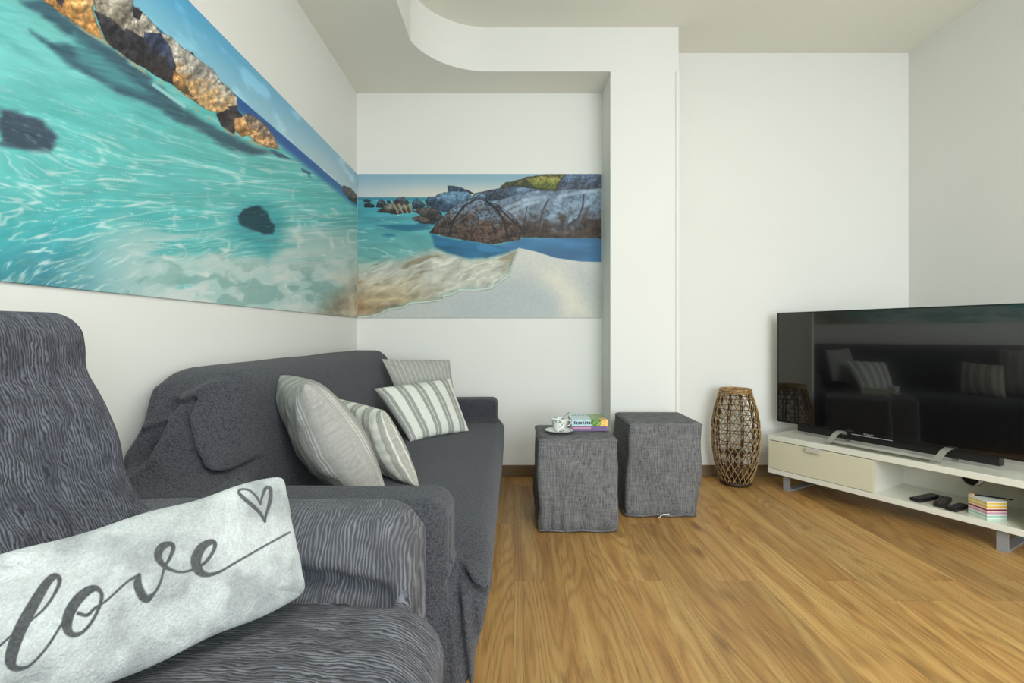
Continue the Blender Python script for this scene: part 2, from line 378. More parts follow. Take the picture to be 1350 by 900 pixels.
def paint_left(GY, GZ):
    px = CX - 1.094*F/GY; py = CY - (GZ-1)*F/GY
    ZH = 1.945
    wob = fbm(px*.03, py*.03, 3, 1)
    col = np.zeros(px.shape+(3,)) + np.array((104, 200, 196))
    col = mixc(col, (122, 206, 202), sstep(160, 60, py)*.8)
    col = mixc(col, (70, 178, 184), sstep(230, 320, py + 40*(wob-.5))*sstep(330, 120, px)*.75)
    col = mixc(col, (74, 146, 162), sstep(300, 370, py + 60*(wob-.5))*sstep(260, 60, px)*.9)
    col = mixc(col, (108, 184, 184), sstep(250, 420, px)*sstep(230, 330, py)*.5)
    # streaks in the water
    sl = np.where(py < 200, .33, .33-(py-200)*.004)
    q = py - sl*(px-150) + 16*(fbm(px*.012, py*.03, 3, 3)-.5)
    st = ridge(px*.011, q*.085, 3, 5); st2 = ridge(px*.02+7, q*.22, 2, 8)
    amt = sstep(60, 300, py)*.75+.12
    col = mixc(col, (196, 236, 232), sstep(.80, .95, st)*amt)
    col = mixc(col, (206, 238, 234), sstep(.80, .95, st2)*amt*.8)
    st3 = ridge(px*.008+3, (q+.12*px)*.14, 2, 35)
    col = mixc(col, (222, 244, 242), sstep(.86, .97, st3)*amt*sstep(150, 230, py)*.9)
    col = mixc(col, (60, 150, 158), sstep(.55, .2, st)*.25)
    lum = fbm(px*.02, q*.09, 4, 12); col = col*(0.90+.2*lum)[..., None]
    # net of light on the sea bed to the right and foam below
    wv = 8*(fbm(px*.03, py*.03, 3, 20)-.5)
    net = ridge((px+wv*3)*.032, (py+wv*2)*.05, 3, 14)
    col = mixc(col, (214, 238, 232), sstep(.72, .95, net)*sstep(200, 330, px)*sstep(210, 320, py)*.75)
    fo = fbm(px*.012, q*.05, 4, 17)
    foam = sstep(.42, .66, fo + .35*sstep(290, 400, py - (px-150)*.02) - .12*sstep(120, 0, px))*sstep(255, 335, py)*sstep(40, 200, px)
    col = mixc(col, (198, 220, 214), foam*.78)
    swirl = ridge((px + 22*fbm(px*.02, py*.02, 3, 25))*.018, (py+26*fbm(px*.02+9, py*.02, 3, 26))*.03, 3, 23)
    col = mixc(col, (110, 160, 152), sstep(.78, .94, swirl)*sstep(300, 380, py)*.5)
    col = mixc(col, (222, 228, 220), sstep(.45, .2, swirl)*sstep(330, 400, py)*sstep(200, 300, px)*.6)
    veil = sstep(.40, .62, fbm(px*.008+2, q*.03, 4, 37))*sstep(300, 350, py)*sstep(140, 230, px)
    col = mixc(col, (206, 222, 216), veil*.55)
    net2 = ridge((px+26*fbm(px*.015, py*.02, 3, 27))*.022+4, (py+22*fbm(px*.02+9, py*.02, 3, 28))*.034, 2, 29)
    col = mixc(col, (232, 240, 236), sstep(.84, .97, net2)*sstep(250, 330, py)*sstep(120, 260, px)*.7)
    cl = fbm((px+30*fbm(px*.02, py*.03, 3, 55))*.028, (py+30*fbm(px*.02+5, py*.03, 3, 56))*.05, 4, 57)
    lo = sstep(320, 372, py)*sstep(150, 250, px)
    col = mixc(col, (224, 232, 226), sstep(.52, .66, cl)*lo*.75); col = mixc(col, (120, 170, 164), sstep(.46, .34, cl)*lo*.6)
    # sandy surf in the corner
    sand = sstep(0, 70, (px-400)+(py-395)*1.2 + 40*(fbm(px*.05, py*.05, 3, 30)-.5))
    ro = fbm(px*.09, py*.09, 4, 31)
    sc = np.array((196, 184, 156))*(0.55+.75*ro)[..., None]
    col = col*(1-sand[..., None]*.9) + sc*sand[..., None]*.9
    # dark weed patches
    def patch(col, P, c, w, k, seed):
        uu = px+10*(fbm(px*.05, py*.12, 3, seed)-.5); vv = py+8*(fbm(px*.03+3, py*.1, 3, seed+1)-.5)
        m = soft(uu, vv, P, w)
        c = np.array(c, float)*(0.8+.45*fbm(px*.03, q*.3, 3, seed+2))[..., None]
        return col*(1-m[..., None]*k)+c*m[..., None]*k
    col = patch(col, [(25,0),(60,0),(130,50),(180,88),(240,140),(300,176),(362,203),(330,205),(290,190),(240,163),(205,142),(160,124),(130,108),(88,84),(64,62),(40,40),(70,55),(110,62),(80,38),(48,16)], (58, 88, 104), 5, .88, 40)
    col = patch(col, [(100,45),(140,78),(200,125),(150,112),(105,80),(95,60)], (96, 186, 186), 7, .5, 42)
    col = patch(col, [(0,142),(30,148),(58,160),(74,182),(68,198),(30,196),(0,190)], (62, 74, 90), 5, .93, 44)
    col = patch(col, [(300,282),(318,268),(350,262),(376,285),(372,320),(352,342),(338,330),(300,310)], (66, 160, 168), 12, .8, 46)
    col = patch(col, [(314,286),(322,275),(340,271),(352,278),(360,294),(359,308),(347,309),(326,300),(316,295)], (38, 66, 78), 2.5, .95, 48)
    col = mixc(col, (150, 210, 206), sstep(.85, .97, ridge(px*.03, q*.3, 2, 50))*.35*sstep(100, 200, py))
    col = col*np.array((.97, .95, .955))
    # sea behind and sky
    sea = sstep(-.004, .004, ZH-GZ)*sstep(.085, .03, ZH-GZ)
    col = mixc(col, (48, 92, 156), sea*sstep(120, 190, px)*(1-.25*sstep(380, 470, px)))
    sky = sstep(-.003, .003, GZ-ZH)
    s = sstep(1.0, 3.4, GY)[..., None]; h = sstep(0, .18, GZ-ZH)[..., None]
    skc = (np.array((120, 190, 218))*(1-h)+np.array((72, 160, 208))*h)*(1-s) + (np.array((190, 208, 214))*(1-h)+np.array((150, 190, 208))*h)*s
    skc = skc + 26*sstep(.55, .8, fbm(GY*6, GZ*16, 4, 60))[..., None]
    col = col*(1-sky[..., None]) + skc*sky[..., None]
    # boulders, far ones first
    G = (196, 160, 112); GR = (172, 168, 156); D = (58, 56, 64)
    T = (-.6, 1)
    def R(P, a, b, sd, **k):
        nonlocal col
        k.setdefault('tilt', T); k.setdefault('w', .9); k.setdefault('wob', 1.2); k.setdefault('ga', .6); k.setdefault('gf', 4); k.setdefault('dark', .3); k.setdefault('rel', 1.5); k.setdefault('rf', 1.0)
        col = rock(col, px, py, P, a, b, sd, **k)
    R([(322,148),(337,154),(352,166),(362,181),(368,197),(352,194),(334,186),(324,172)], (140,125,112), (196,150,104), 1, sc=.12)
    R([(240,64),(255,70),(262,84),(250,82)], D, D, 2); R([(268,86),(280,96),(290,112),(278,106)], D, D, 3)
    R([(255,74),(268,86),(280,100),(300,114),(286,118)], (188,182,168), (160,150,136), 4)
    R([(212,42),(226,49),(238,60),(258,75),(279,90),(291,106),(303,116),(312,128),(315,141),(305,147),(290,150),(273,145),(250,130),(228,112),(214,84)], (176,172,164), G, 5, sc=.07, split=.52)
    R([(163,40),(172,10),(182,10),(194,22),(207,36),(214,48),(205,60),(185,56)], (182,176,164), (150,140,126), 6)
    R([(124,13),(150,26),(168,38),(192,52),(196,92),(178,84),(140,56)], D, (52,50,54), 7)
    R([(190,42),(212,44),(224,62),(232,88),(228,112),(208,102),(188,88)], (62,72,98), (58,52,54), 8)
    R([(176,8),(188,16),(184,26),(174,22)], D, D, 9)
    R([(120,-20),(176,-20),(176,24),(164,41),(150,28),(126,15)], (178,174,166), (150,142,128), 10)
    R([(30,-20),(122,-20),(124,20),(138,54),(116,42),(78,16)], G, (190,140,84), 11)
    R([(66,-20),(88,-20),(82,10),(76,4)], D, D, 12)
    R([(228,92),(240,102),(254,128),(244,124),(228,112)], (180,134,84), (120,92,66), 13)
    R([(285,150),(300,144),(318,150),(322,160),(312,168),(308,178),(292,166)], (72,66,66), (60,56,58), 14)
    R([(307,157),(322,153),(332,176),(320,181),(310,172)], (204,160,112), (190,140,84), 15)
    R([(300,140),(312,140),(316,150),(306,148)], D, D, 16)
    # pale waterline under them
    d = segd(px, py+2*(wob-.5), [(78,17),(116,44),(140,57),(178,86),(205,106),(228,116),(262,146),(306,177),(342,192),(366,201)])
    col = mixc(col, (176, 164, 130), (1-sstep(.8, 2.6, d))*.75*sstep(.35, .55, fbm(px*.06, py*.06, 3, 70)))
    d = segd(px, py, [(203,112),(220,124),(243,140)]); col = mixc(col, (150, 205, 205), 1-sstep(1.2, 3.5, d))
    R([(452,244),(462,248),(471,258),(474,270),(462,264),(452,252)], (110,104,104), (86,78,76), 17, sc=.2)
    for P in ([(356,196),(372,201),(384,212),(366,208)], [(397,222),(408,228),(414,234),(402,229)]):
        col = patch(col, P, (56, 84, 110), 1.5, .9, 72)
    return col

def paint_back(GX, GZ):
    px = CX + GX*F/3.47; py = CY - (GZ-1)*F/3.47
    u = (px-460)*3.857; v = (py-210)*3.857
    K = .26
    wob = fbm(u*.01, v*.01, 3, 1)
    sk = sstep(80, 190, v)[..., None]; sr = sstep(50, 500, u)[..., None]
    col = np.array((140, 176, 194))*(1-sk)+np.array((196, 204, 204))*sk
    col = col + sr*sk*np.array((16, 4, -8))
    water = sstep(191, 195, v)
    t = sstep(195, 560, v)[..., None]
    wc = np.array((76, 158, 172))*(1-t)+np.array((112, 170, 164))*t
    q = v - .22*(u-100)*sstep(330, 480, v) + 26*(fbm(u*.006, v*.012, 3, 4)-.5)
    st = ridge(u*.006, q*.03, 3, 5); wc = wc*(0.86+.28*fbm(u*.008, q*.05, 4, 6))[..., None]
    wc = mixc(wc, (178, 214, 208), sstep(.78, .95, st)*.6)
    wc = mixc(wc, (34, 104, 134), sstep(.42, .2, ridge(u*.005+4, q*.028, 2, 9))*.7*sstep(230, 330, v)*sstep(560, 420, v))
    wc = mixc(wc, (48, 108, 134), sstep(214, 196, v)*.5)
    wc = mixc(wc, (30, 92, 124), soft(u+20*(wob-.5), v, [(140,335),(240,330),(400,336),(410,352),(300,366),(200,352)], 8)*.7)
    col = col*(1-water[..., None]) + wc*water[..., None]
    # surf
    edge = [(865,450),(835,522),(815,590),(720,655),(640,665),(560,664),(520,688),(480,694),(482,712),(400,724),(310,730),(280,750),(200,762),(150,786),(100,800),(-20,806)]
    surfP = [(440,455),(520,482),(620,510),(700,498),(800,472),(865,450)] + edge[1:] + [(-20,500),(120,520),(300,500)]
    uu = u+14*(fbm(u*.02, v*.02, 3, 10)-.5); vv = v+14*(fbm(u*.02+9, v*.02, 3, 11)-.5)
    sm = soft(uu, vv, surfP, 26)*sstep(440, 640, v + .28*(u-0)*1.0)
    rq = v + .35*u + 60*(fbm(u*.008, v*.01, 3, 12)-.5)
    rr = ridge(u*.006, rq*.028, 3, 13)
    fc = np.array((204, 204, 190))*(0.72+.4*fbm(u*.02, rq*.04, 4, 14))[..., None]
    fc = mixc(fc, (232, 230, 218), sstep(.75, .95, rr)*.8); fc = mixc(fc, (136, 122, 92), sstep(.60, .34, rr)*.75)
    br = sstep(560, 720, v)*sstep(560, 250, u)
    bc = np.array((164, 144, 108))*(0.5+.85*ridge(uu*.012, vv*.016, 3, 15))[..., None]
    fc = fc*(1-br[..., None]*.7)+bc*br[..., None]*.7
    fc = mixc(fc, (150, 104, 72), sstep(150, 40, u)*sstep(690, 760, v)*.45)
    col = col*(1-sm[..., None])+fc*sm[..., None]
    # sand
    sandP = edge + [(-20,860),(1320,860),(1320,522),(1180,518),(1050,500),(950,468)]
    sm = soft(uu*.5+u*.5, vv*.5+v*.5, sandP, 3)
    sc = np.zeros(px.shape+(3,)) + np.array((190, 194, 190))
    sc = mixc(sc, (214, 212, 204), sstep(640, 480, v)*.7)
    sc = mixc(sc, (222, 218, 200), soft(u, v, [(960,560),(1080,560),(1160,640),(1240,800),(1080,810),(1060,700),(1000,640)], 60)*.8)
    sc = mixc(sc, (172, 184, 188), soft(u, v, [(560,700),(860,620),(1000,660),(1060,720),(1060,810),(500,820)], 60)*.6)
    sc = sc*(0.97+.06*fbm(u*.12, v*.12, 2, 18))[..., None]
    col = col*(1-sm[..., None])+sc*sm[..., None]
    d = segd(u, v, edge); col = mixc(col, (236, 238, 232), (1-sstep(1, 5, d))*.6)
    d = segd(u, v-5, edge); col = mixc(col, (120, 128, 120), (1-sstep(1, 4, d))*.45*sm)
    # blue shade
    m = soft(u, v, [(750,440),(880,402),(1320,402),(1320,522),(1180,519),(1050,500),(950,468),(866,450),(810,470)], 3)
    bc = np.array((70, 120, 162))*(0.82+.3*fbm(u*.006, v*.03, 3, 19))[..., None]; col = col*(1-m[..., None])+bc*m[..., None]
    m = soft(uu, vv, [(412,372),(480,395),(680,428),(760,436),(815,468),(760,482),(700,500),(620,508),(520,480),(440,448)], 10)
    bc = np.array((48, 106, 142))*(0.8+.35*fbm(u*.008, v*.04, 3, 21))[..., None]; col = col*(1-m[..., None])+bc*m[..., None]
    m = soft(u, v, [(645,440),(690,425),(800,468),(720,476),(660,462)], 8); col = mixc(col, (70, 140, 184), m*.7)
    # boulders
    def R(P, a, b, sd, **k):
        nonlocal col
        k.setdefault('w', 3); k.setdefault('wob', 4); k.setdefault('sc', .022); k.setdefault('dark', .2); k.setdefault('rel', .8)
        col = rock(col, u, v, P, a, b, sd, **k)
    SL = (100, 124, 146); BR = (70, 58, 52)
    R([(760,152),(790,120),(860,105),(900,92),(1000,76),(1110,66),(1110,120),(1060,170),(950,160),(870,150)], (96,96,60), (66,72,58), 30)
    R([(900,100),(960,84),(1060,84),(1080,110),(1045,158),(960,148),(925,128)], (150,150,84), (96,106,58), 31, dark=.1)
    R([(1048,168),(1070,112),(1110,66),(1320,60),(1320,160),(1150,170)], (96,116,144), (78,84,96), 32)
    R([(640,172),(700,160),(760,150),(860,132),(880,160),(800,205),(700,212),(640,200)], (84,98,114), (60,68,80), 33)
    R([(503,133),(548,138),(600,155),(650,180),(600,172),(508,166)], (74,92,110), (50,62,76), 34)
    R([(412,238),(446,182),(500,164),(560,158),(608,166),(624,184),(590,214),(540,250),(490,268),(440,262)], (108,142,170), (56,74,94), 35, sc=.016)
    R([(624,190),(660,166),(700,182),(690,212),(640,214)], (112,140,164), (70,86,104), 36)
    R([(788,182),(830,150),(880,138),(940,150),(1015,188),(960,196),(860,190)], (122,148,174), (70,86,106), 37)
    R([(700,215),(790,198),(860,172),(960,155),(1060,158),(1150,150),(1320,146),(1320,402),(1100,400),(880,397),(860,330),(790,260)], (128, 148, 168), BR, 38, sc=.012, split=.60, dark=.12, ga=.5)
    for a_, w_ in (([(1015,205),(985,260),(965,350)], 6), ([(1192,180),(1186,250),(1165,300),(1115,335)], 8), ([(905,240),(890,340)], 5)):
        dd = segd(u+8*(wob-.5), v, a_); col = mixc(col, (58, 54, 58), (1-sstep(w_*.3, w_, dd))*.75)
    for a_ in ([(800,250),(880,210),(990,190)], [(820,270),(900,230),(960,215)], [(1060,190),(1180,166),(1290,156)]):
        dd = segd(u, v, a_); col = mixc(col, (190, 206, 220), (1-sstep(3, 14, dd))*.5)
    R([(388,212),(402,192),(430,188),(446,202),(432,236),(398,242)], (78,104,128), (48,60,74), 40)
    R([(316,222),(344,196),(366,212),(390,236),(372,250),(328,252)], (92,116,136), (54,64,74), 41)
    R([(222,212),(250,195),(280,190),(312,228),(250,232)], (98,104,110), (60,62,66), 42)
    R([(138,232),(150,208),(168,202),(192,226),(168,246),(142,244)], (84,94,106), (48,54,62), 43)
    R([(78,228),(100,217),(136,238),(120,246),(82,246)], (76,84,92), (44,48,54), 44)
    R([(74,206),(92,200),(114,210),(108,220),(78,218)], (76,90,104), (54,64,74), 45); R([(190,212),(204,206),(216,218),(200,226)], (70,84,98), (54,64,74), 46)
    R([(142,266),(190,226),(250,224),(312,230),(332,266),(240,280)], (120,116,106), (66,62,60), 47)
    for k_ in range(4):
        dd = segd(u, v, [(228+26*k_, 228), (250+24*k_, 272)]); col = mixc(col, (196, 176, 140), (1-sstep(1.5, 5, dd))*.7)
    R([(330,268),(350,250),(400,240),(450,254),(482,290),(436,326),(380,290)], (98,94,92), (52,50,52), 48)
    R([(316,300),(350,286),(392,290),(436,328),(370,326)], (104,98,92), (56,52,50), 49)
    big = [(410,372),(450,318),(520,252),(590,206),(640,194),(700,213),(760,230),(830,282),(872,330),(884,382),(870,406),(800,420),(735,432),(680,426),(560,405),(480,390)]
    R(big, (120,138,158), (88,72,64), 50, sc=.012, split=.42, dark=.1, ga=.5)
    m = soft(u, v, big, 3); col = col*(1-m[..., None]*.35*sstep(.5, .62, fbm(u*.12, v*.12, 2, 52))[..., None])
    m2 = soft(u, v, [(520,330),(640,320),(800,330),(800,415),(700,425),(520,392)], 20)
    col = mixc(col, (132, 104, 84), m2*.35*sstep(.4, .7, fbm(u*.09, v*.09, 3, 53)))
    for a_, w_ in (([(640,205),(590,235),(535,300),(505,388)], 8), ([(704,216),(760,262),(795,320),(806,412)], 9), ([(760,240),(860,340)], 5), ([(740,235),(845,385)], 4)):
        dd = segd(u+10*(wob-.5), v, a_); col = mixc(col, (40, 40, 44), (1-sstep(w_*.3, w_, dd))*.85)
    return col

ZM0, ZM1 = 1.112, 2.125
gy = np.concatenate([np.linspace(-.4, .94, 60), np.linspace(.945, 3.462, 1050)])
gz = np.linspace(ZM0, ZM1, 400)
panel('picture_panel', gy, gz, (XL+.006, 0, 0), (0, 1, 0), paint_left,
      'long print of turquoise sea and golden boulders on the wall above the sofa', None, normal=(1, 0, 0))
gx = np.linspace(XL+.008, .634-.012, 640)
o = panel('picture_panel', gx, np.linspace(ZM0, ZM1, 400), (0, YB-.006, 0), (1, 0, 0), paint_back,
      'shorter beach print of grey boulders and pale sand on the back wall', None, normal=(0, -1, 0))

# ------------------------------------------------------------------ implicit upholstery
def rbox(p, lo, hi, r):
    c = [(a+b)/2 for a, b in zip(lo, hi)]; h = [(b-a)/2-r for a, b in zip(lo, hi)]
    q = [np.abs(p[i]-c[i])-h[i] for i in range(3)]
    o = np.sqrt(sum(np.maximum(k, 0)**2 for k in q)) + np.minimum(np.maximum(np.maximum(q[0], q[1]), q[2]), 0)
    return o - r
def smin(a, b, k):
    h = np.clip(.5+.5*(b-a)/k, 0, 1); return b*(1-h)+a*h-k*h*(1-h)
def smax(a, b, k): return -smin(-a, -b, k)
def caps(p, pts, r):
    d = None
    for a, b in zip(pts, pts[1:]):
        a = np.array(a, np.float32); b = np.array(b, np.float32); ab = b-a; l = float(ab@ab)
        t = np.clip(((p[0]-a[0])*ab[0]+(p[1]-a[1])*ab[1]+(p[2]-a[2])*ab[2])/l, 0, 1)
        e = np.sqrt((p[0]-a[0]-t*ab[0])**2+(p[1]-a[1]-t*ab[1])**2+(p[2]-a[2]-t*ab[2])**2)-r
        d = e if d is None else np.minimum(d, e)
    return d
def nets(f, lo, hi, h):
    ax = [np.arange(lo[i], hi[i]+h, h, dtype=np.float32) for i in range(3)]
    p = np.meshgrid(*ax, indexing='ij', sparse=True)
    p = [p[0]+0*p[1]+0*p[2], p[1]+0*p[0]+0*p[2], p[2]+0*p[0]+0*p[1]]
    D = f(p); ins = D < 0
    n = D.shape; cn = tuple(k-1 for k in n)
    acc = np.zeros(cn+(3,), np.float32); cnt = np.zeros(cn, np.int16)
    edges = []
    for a in range(3):
        s0 = [slice(None)]*3; s1 = [slice(None)]*3; s0[a] = slice(None, -1); s1[a] = slice(1, None)
        A = D[tuple(s0)]; B = D[tuple(s1)]; cr = (A < 0) != (B < 0)
        ijk = np.argwhere(cr)
        o1, o2 = [k for k in range(3) if k != a]
        ok = (ijk[:, o1] > 0) & (ijk[:, o1] < n[o1]-1) & (ijk[:, o2] > 0) & (ijk[:, o2] < n[o2]-1)
        ijk = ijk[ok]
        va = A[tuple(ijk.T)]; vb = B[tuple(ijk.T)]; t = va/(va-vb)
        pos = ijk.astype(np.float32).copy(); pos[:, a] += t
        cells = []
        for d1, d2 in ((-1, -1), (0, -1), (0, 0), (-1, 0)):
            c = ijk.copy(); c[:, o1] += d1; c[:, o2] += d2; cells.append(c)
            np.add.at(acc, tuple(c.T), pos); np.add.at(cnt, tuple(c.T), 1)
        flip = (va < 0) ^ (a == 1)
        edges.append((cells, flip))
    act = np.argwhere(cnt > 0); vid = -np.ones(cn, np.int64); vid[tuple(act.T)] = np.arange(len(act))
    V = acc[tuple(act.T)]/cnt[tuple(act.T)][:, None]
    V = V*h + np.array(lo, np.float32)
    Q = []
    for cells, flip in edges:
        q = np.stack([vid[tuple(c.T)] for c in cells], -1)
        q[~flip] = q[~flip][:, ::-1]; Q.append(q)
    Q = np.vstack(Q)
    V = V.astype(np.float64)
    def fv(W): return f([W[:, 0], W[:, 1], W[:, 2]])
    def grad(W, e=.002):
        g = np.zeros_like(W)
        for i in range(3):
            d = np.zeros(3); d[i] = e; g[:, i] = fv(W+d)-fv(W-d)
        return g/(2*e)
    for _ in range(2):
        g = grad(V); l = (g*g).sum(1)+1e-6; V = V - g*(np.clip(fv(V), -h, h)/l)[:, None]*.8
    g = grad(V, .004); N = g/np.linalg.norm(g, axis=1)[:, None]
    return V, Q, N
def mesh_arrays(name, V, Q, N=None):
    me = bpy.data.meshes.new(name)
    me.vertices.add(len(V)); me.vertices.foreach_set('co', np.asarray(V, np.float32).ravel())
    me.loops.add(len(Q)*4); me.loops.foreach_set('vertex_index', Q.ravel().astype(np.int32))
    me.polygons.add(len(Q)); me.polygons.foreach_set('loop_start', np.arange(len(Q), dtype=np.int32)*4)
    me.update(calc_edges=True)
    me.polygons.foreach_set('use_smooth', [True]*len(Q))
    if N is not None: me.normals_split_custom_set_from_vertices([tuple(n) for n in N])
    return me
def split_parts(V, Q, N, prims, names, mats, parent, off):
    cen = V[Q].mean(1); P = [cen[:, 0], cen[:, 1], cen[:, 2]]
    d = np.stack([f(P) for f in prims]); who = d.argmin(0)
    for i, nm in enumerate(names):
        q = Q[who == i]
        if not len(q): continue
        u, inv = np.unique(q, return_inverse=True)
        me = mesh_arrays(nm, V[u]-np.array(off), inv.reshape(q.shape), N[u])
        link(nm, me, mats[i], parent)

def n3(p, s, seed):   # cheap smooth pseudo-noise for soft unevenness of cloth
    x, y, z = p
    return (np.sin(x*s*1.7+seed)+np.sin(y*s*1.3+seed*2.1+1.7*np.sin(x*s*.6))+np.sin(z*s*1.9+seed*.7+1.3*np.sin(y*s*.8)))/3

# --- three-seat sofa
def s_seat(p):
    xf = np.clip(.088-(p[1]-1.4)*.04, .02, .09)*(1-np.clip(p[2]/.38, 0, 1))**1.2            # skirt falls inwards towards the floor
    q = [p[0]+xf, p[1], p[2]]
    d = rbox(q, (-1.0, 1.178, .006), (-.055, 3.30, .432), .055)
    d = smax(d, (-(p[1]-1.30)*.42+(p[2]-.43)*.91), .08)
    crown = .012*np.exp(-((p[0]+.42)/.3)**2)*(np.clip((p[1]-1.3)*2, 0, 1))*np.clip((3.2-p[1])*3, 0, 1)
    return d - crown*(p[2] > .3)
def s_back(p):
    sh = -.26*(p[2]-.43)
    q = [p[0]-np.clip(sh, -.115, .05), p[1], p[2]]
    r = rbox(q, (-.985, 1.20, .006), (-.715, 3.31, .892), .075)
    r = smax(r, (1.215+.72*np.maximum(p[2]-.52, 0)-p[1])*.81, .10)
    return smax(r, -(p[0]+1.088), .02)
def s_arm1(p): return rbox(p, (-1.06, 1.165, .006), (-.165, 1.335, .588), .042)
def s_arm2(p): return rbox(p, (-1.06, 3.165, .006), (-.10, 3.345, .578), .035)
# folds of the throw over the near end of the back: lines given in the (x, z) plane of that end
ridges = [([(-.945,.812),(-.954,.746),(-.947,.674),(-.968,.631),(-1.0,.60)], .020, .014),
          ([(-1.045,.835),(-1.026,.746),(-1.04,.674),(-1.06,.58)], .014, .020),
          ([(-1.018,.744),(-1.0,.752),(-.966,.764)], .013, .009),
          ([(-.976,.790),(-.982,.709),(-.988,.672)], -.024, .018),
          ([(-.93,.800),(-.915,.755),(-.868,.685),(-.822,.640),(-.76,.615)], -.016, .009),
          ([(-.90,.765),(-.85,.70),(-.79,.655)], .010, .020),
          ([(-.945,.815),(-.90,.850),(-.85,.862)], .010, .014),
          ([(-.93,.808),(-.948,.800)], -.022, .012)]
frontf = [([(-.150,.405),(-.115,.385),(-.075,.352)], -.016, .010), ([(-.150,.425),(-.115,.405),(-.070,.380)], .008, .012),
          ([(-.140,.38),(-.127,.33),(-.114,.20),(-.112,.02)], -.014, .009), ([(-.120,.36),(-.112,.28),(-.100,.15),(-.10,.02)], .012, .010),
          ([(-.098,.345),(-.092,.25),(-.088,.10)], -.010, .009), ([(-.145,.34),(-.14,.20),(-.135,.02)], .010, .010)]
def line2(p, pts):
    d = None
    for (ax, az), (bx_, bz) in zip(pts, pts[1:]):
        dx, dz = bx_-ax, bz-az
        t = np.clip(((p[0]-ax)*dx+(p[2]-az)*dz)/(dx*dx+dz*dz), 0, 1)
        e = (p[0]-ax-t*dx)**2+(p[2]-az-t*dz)**2
        d = e if d is None else np.minimum(d, e)
    return d
skirts = [([(-.070,1.45,.30),(-.085,1.41,.15),(-.105,1.39,.02)], .012, .018),
          ([(-.068,1.53,.24),(-.085,1.48,.10),(-.10,1.46,.02)], .008, .018),
          ([(-.175,1.28,.50),(-.165,1.30,.25),(-.165,1.30,.02)], .008, .018),
          ([(-.19,1.165,.565),(-.27,1.163,.52),(-.40,1.165,.47)], .007, .014),
          ([(-.19,1.165,.55),(-.25,1.163,.48),(-.33,1.165,.41)], .006, .012),
          ([(-.168,1.18,.57),(-.165,1.178,.35),(-.165,1.17,.02)], .009, .013),
          ([(-.165,1.215,.54),(-.163,1.21,.35),(-.163,1.20,.02)], -.008, .013)]
def sofa_f(p):
    d = smin(s_seat(p), s_back(p), .05)
    a = smin(s_back(p), s_arm1(p), .12)
    d = np.minimum(d, a)
    d = smin(d, s_arm1(p), .04); d = smin(d, s_arm2(p), .045)
    end = np.clip((1.52-p[1])/.06, 0, 1)
    for pts, a_, w_ in ridges: d = d - a_*end*np.exp(-line2(p, pts)/w_**2)
    for pts, a_, w_ in skirts: d = d - a_*np.exp(-(caps(p, pts, 0)/w_)**2)
    near = np.clip((1.30-p[1])/.05, 0, 1)*np.clip((p[0]+.175)/.02, 0, 1)
    for pts, a_, w_ in frontf: d = d - a_*near*np.exp(-line2(p, pts)/w_**2)
    # creases where the stretch cover is tucked in
    d = smax(d, -caps(p, [(-.937,1.425,.80),(-.885,1.375,.665),(-.835,1.34,.615),(-.70,1.325,.60)], .003), .022)
    d = smax(d, -caps(p, [(-.088,1.395,.33),(-.10,1.385,.18),(-.11,1.36,.03)], .008), .02)
    d = smax(d, -caps(p, [(-.985,1.385,.79),(-.975,1.32,.70),(-.99,1.26,.63)], .002), .02)
    drape = np.exp(-((p[1]-1.28)/.12)**2)*np.exp(-((p[2]-.72)/.14)**2)*np.exp(-((p[0]+.98)/.12)**2)
    d = d + .006*drape*np.sin(p[0]*70+p[2]*46+2*np.sin(p[2]*20))
    fold = np.exp(-((p[0]+.1)/.09)**2)*np.clip((.40-p[2])/.3, 0, 1)
    d = d + .0032*fold*np.sin(p[1]*46+2.2*np.sin(p[1]*9+p[2]*7)) * np.clip(1.6-(p[1]-1.2)*.7, .25, 1)
    d = d + .0025*n3(p, 9, 1.3)
    return d
V, Q, N = nets(sofa_f, (-1.10, 1.08, -.02), (0.02, 3.42, .96), .0075)
sofa = empty('sofa', (-.55, 2.25, 0), 'long three-seat sofa under a charcoal waffle stretch cover along the left wall', 'sofa')
split_parts(V, Q, N, [s_seat, s_back, s_arm1, s_arm2], ['seat', 'backrest', 'armrest', 'armrest'], [M_sofa]*4, sofa, (-.55, 2.25, 0))

# --- armchair in front
def c_seat(p):
    d = rbox(p, (-.86, .17, .006), (-.115, .90, .535), .085)
    cr = .03*np.exp(-((p[0]+.42)/.25)**2-((p[1]-.5)/.28)**2)
    return d - cr*(p[2] > .3)
def c_back(p):
    z = p[2]
    sh = np.interp(z, [0, .54, .67, .76, .86, .95, 1.1], [0, 0, -.015, -.062, -.088, -.118, -.14])
    r = rbox([p[0]-sh, p[1], z], (-.92, .17, .006), (-.665, .930, 1.038), .042)
    r = r - .012*np.exp(-((p[1]-.92)/.1)**2-((z-.80)/.07)**2) + .006*np.exp(-((z-.93)/.03)**2)
    return smax(r, -(p[0]+1.085), .02)
def c_arm(p): return rbox(p, (-.92, .875, .006), (-.185, 1.045, .665), .066)
def c_arm2(p): return rbox(p, (-.92, .02, .006), (-.185, .19, .665), .066)
cr_r = [([(-.21,.895,.61),(-.196,.885,.52),(-.185,.88,.30)], .016), ([(-.24,.90,.64),(-.205,.925,.60),(-.192,.93,.50)], .012),
        ([(-.50,.885,.578),(-.40,.878,.600),(-.31,.876,.595),(-.235,.885,.558)], .008), ([(-.195,1.0,.60),(-.185,1.01,.40)], .012)]
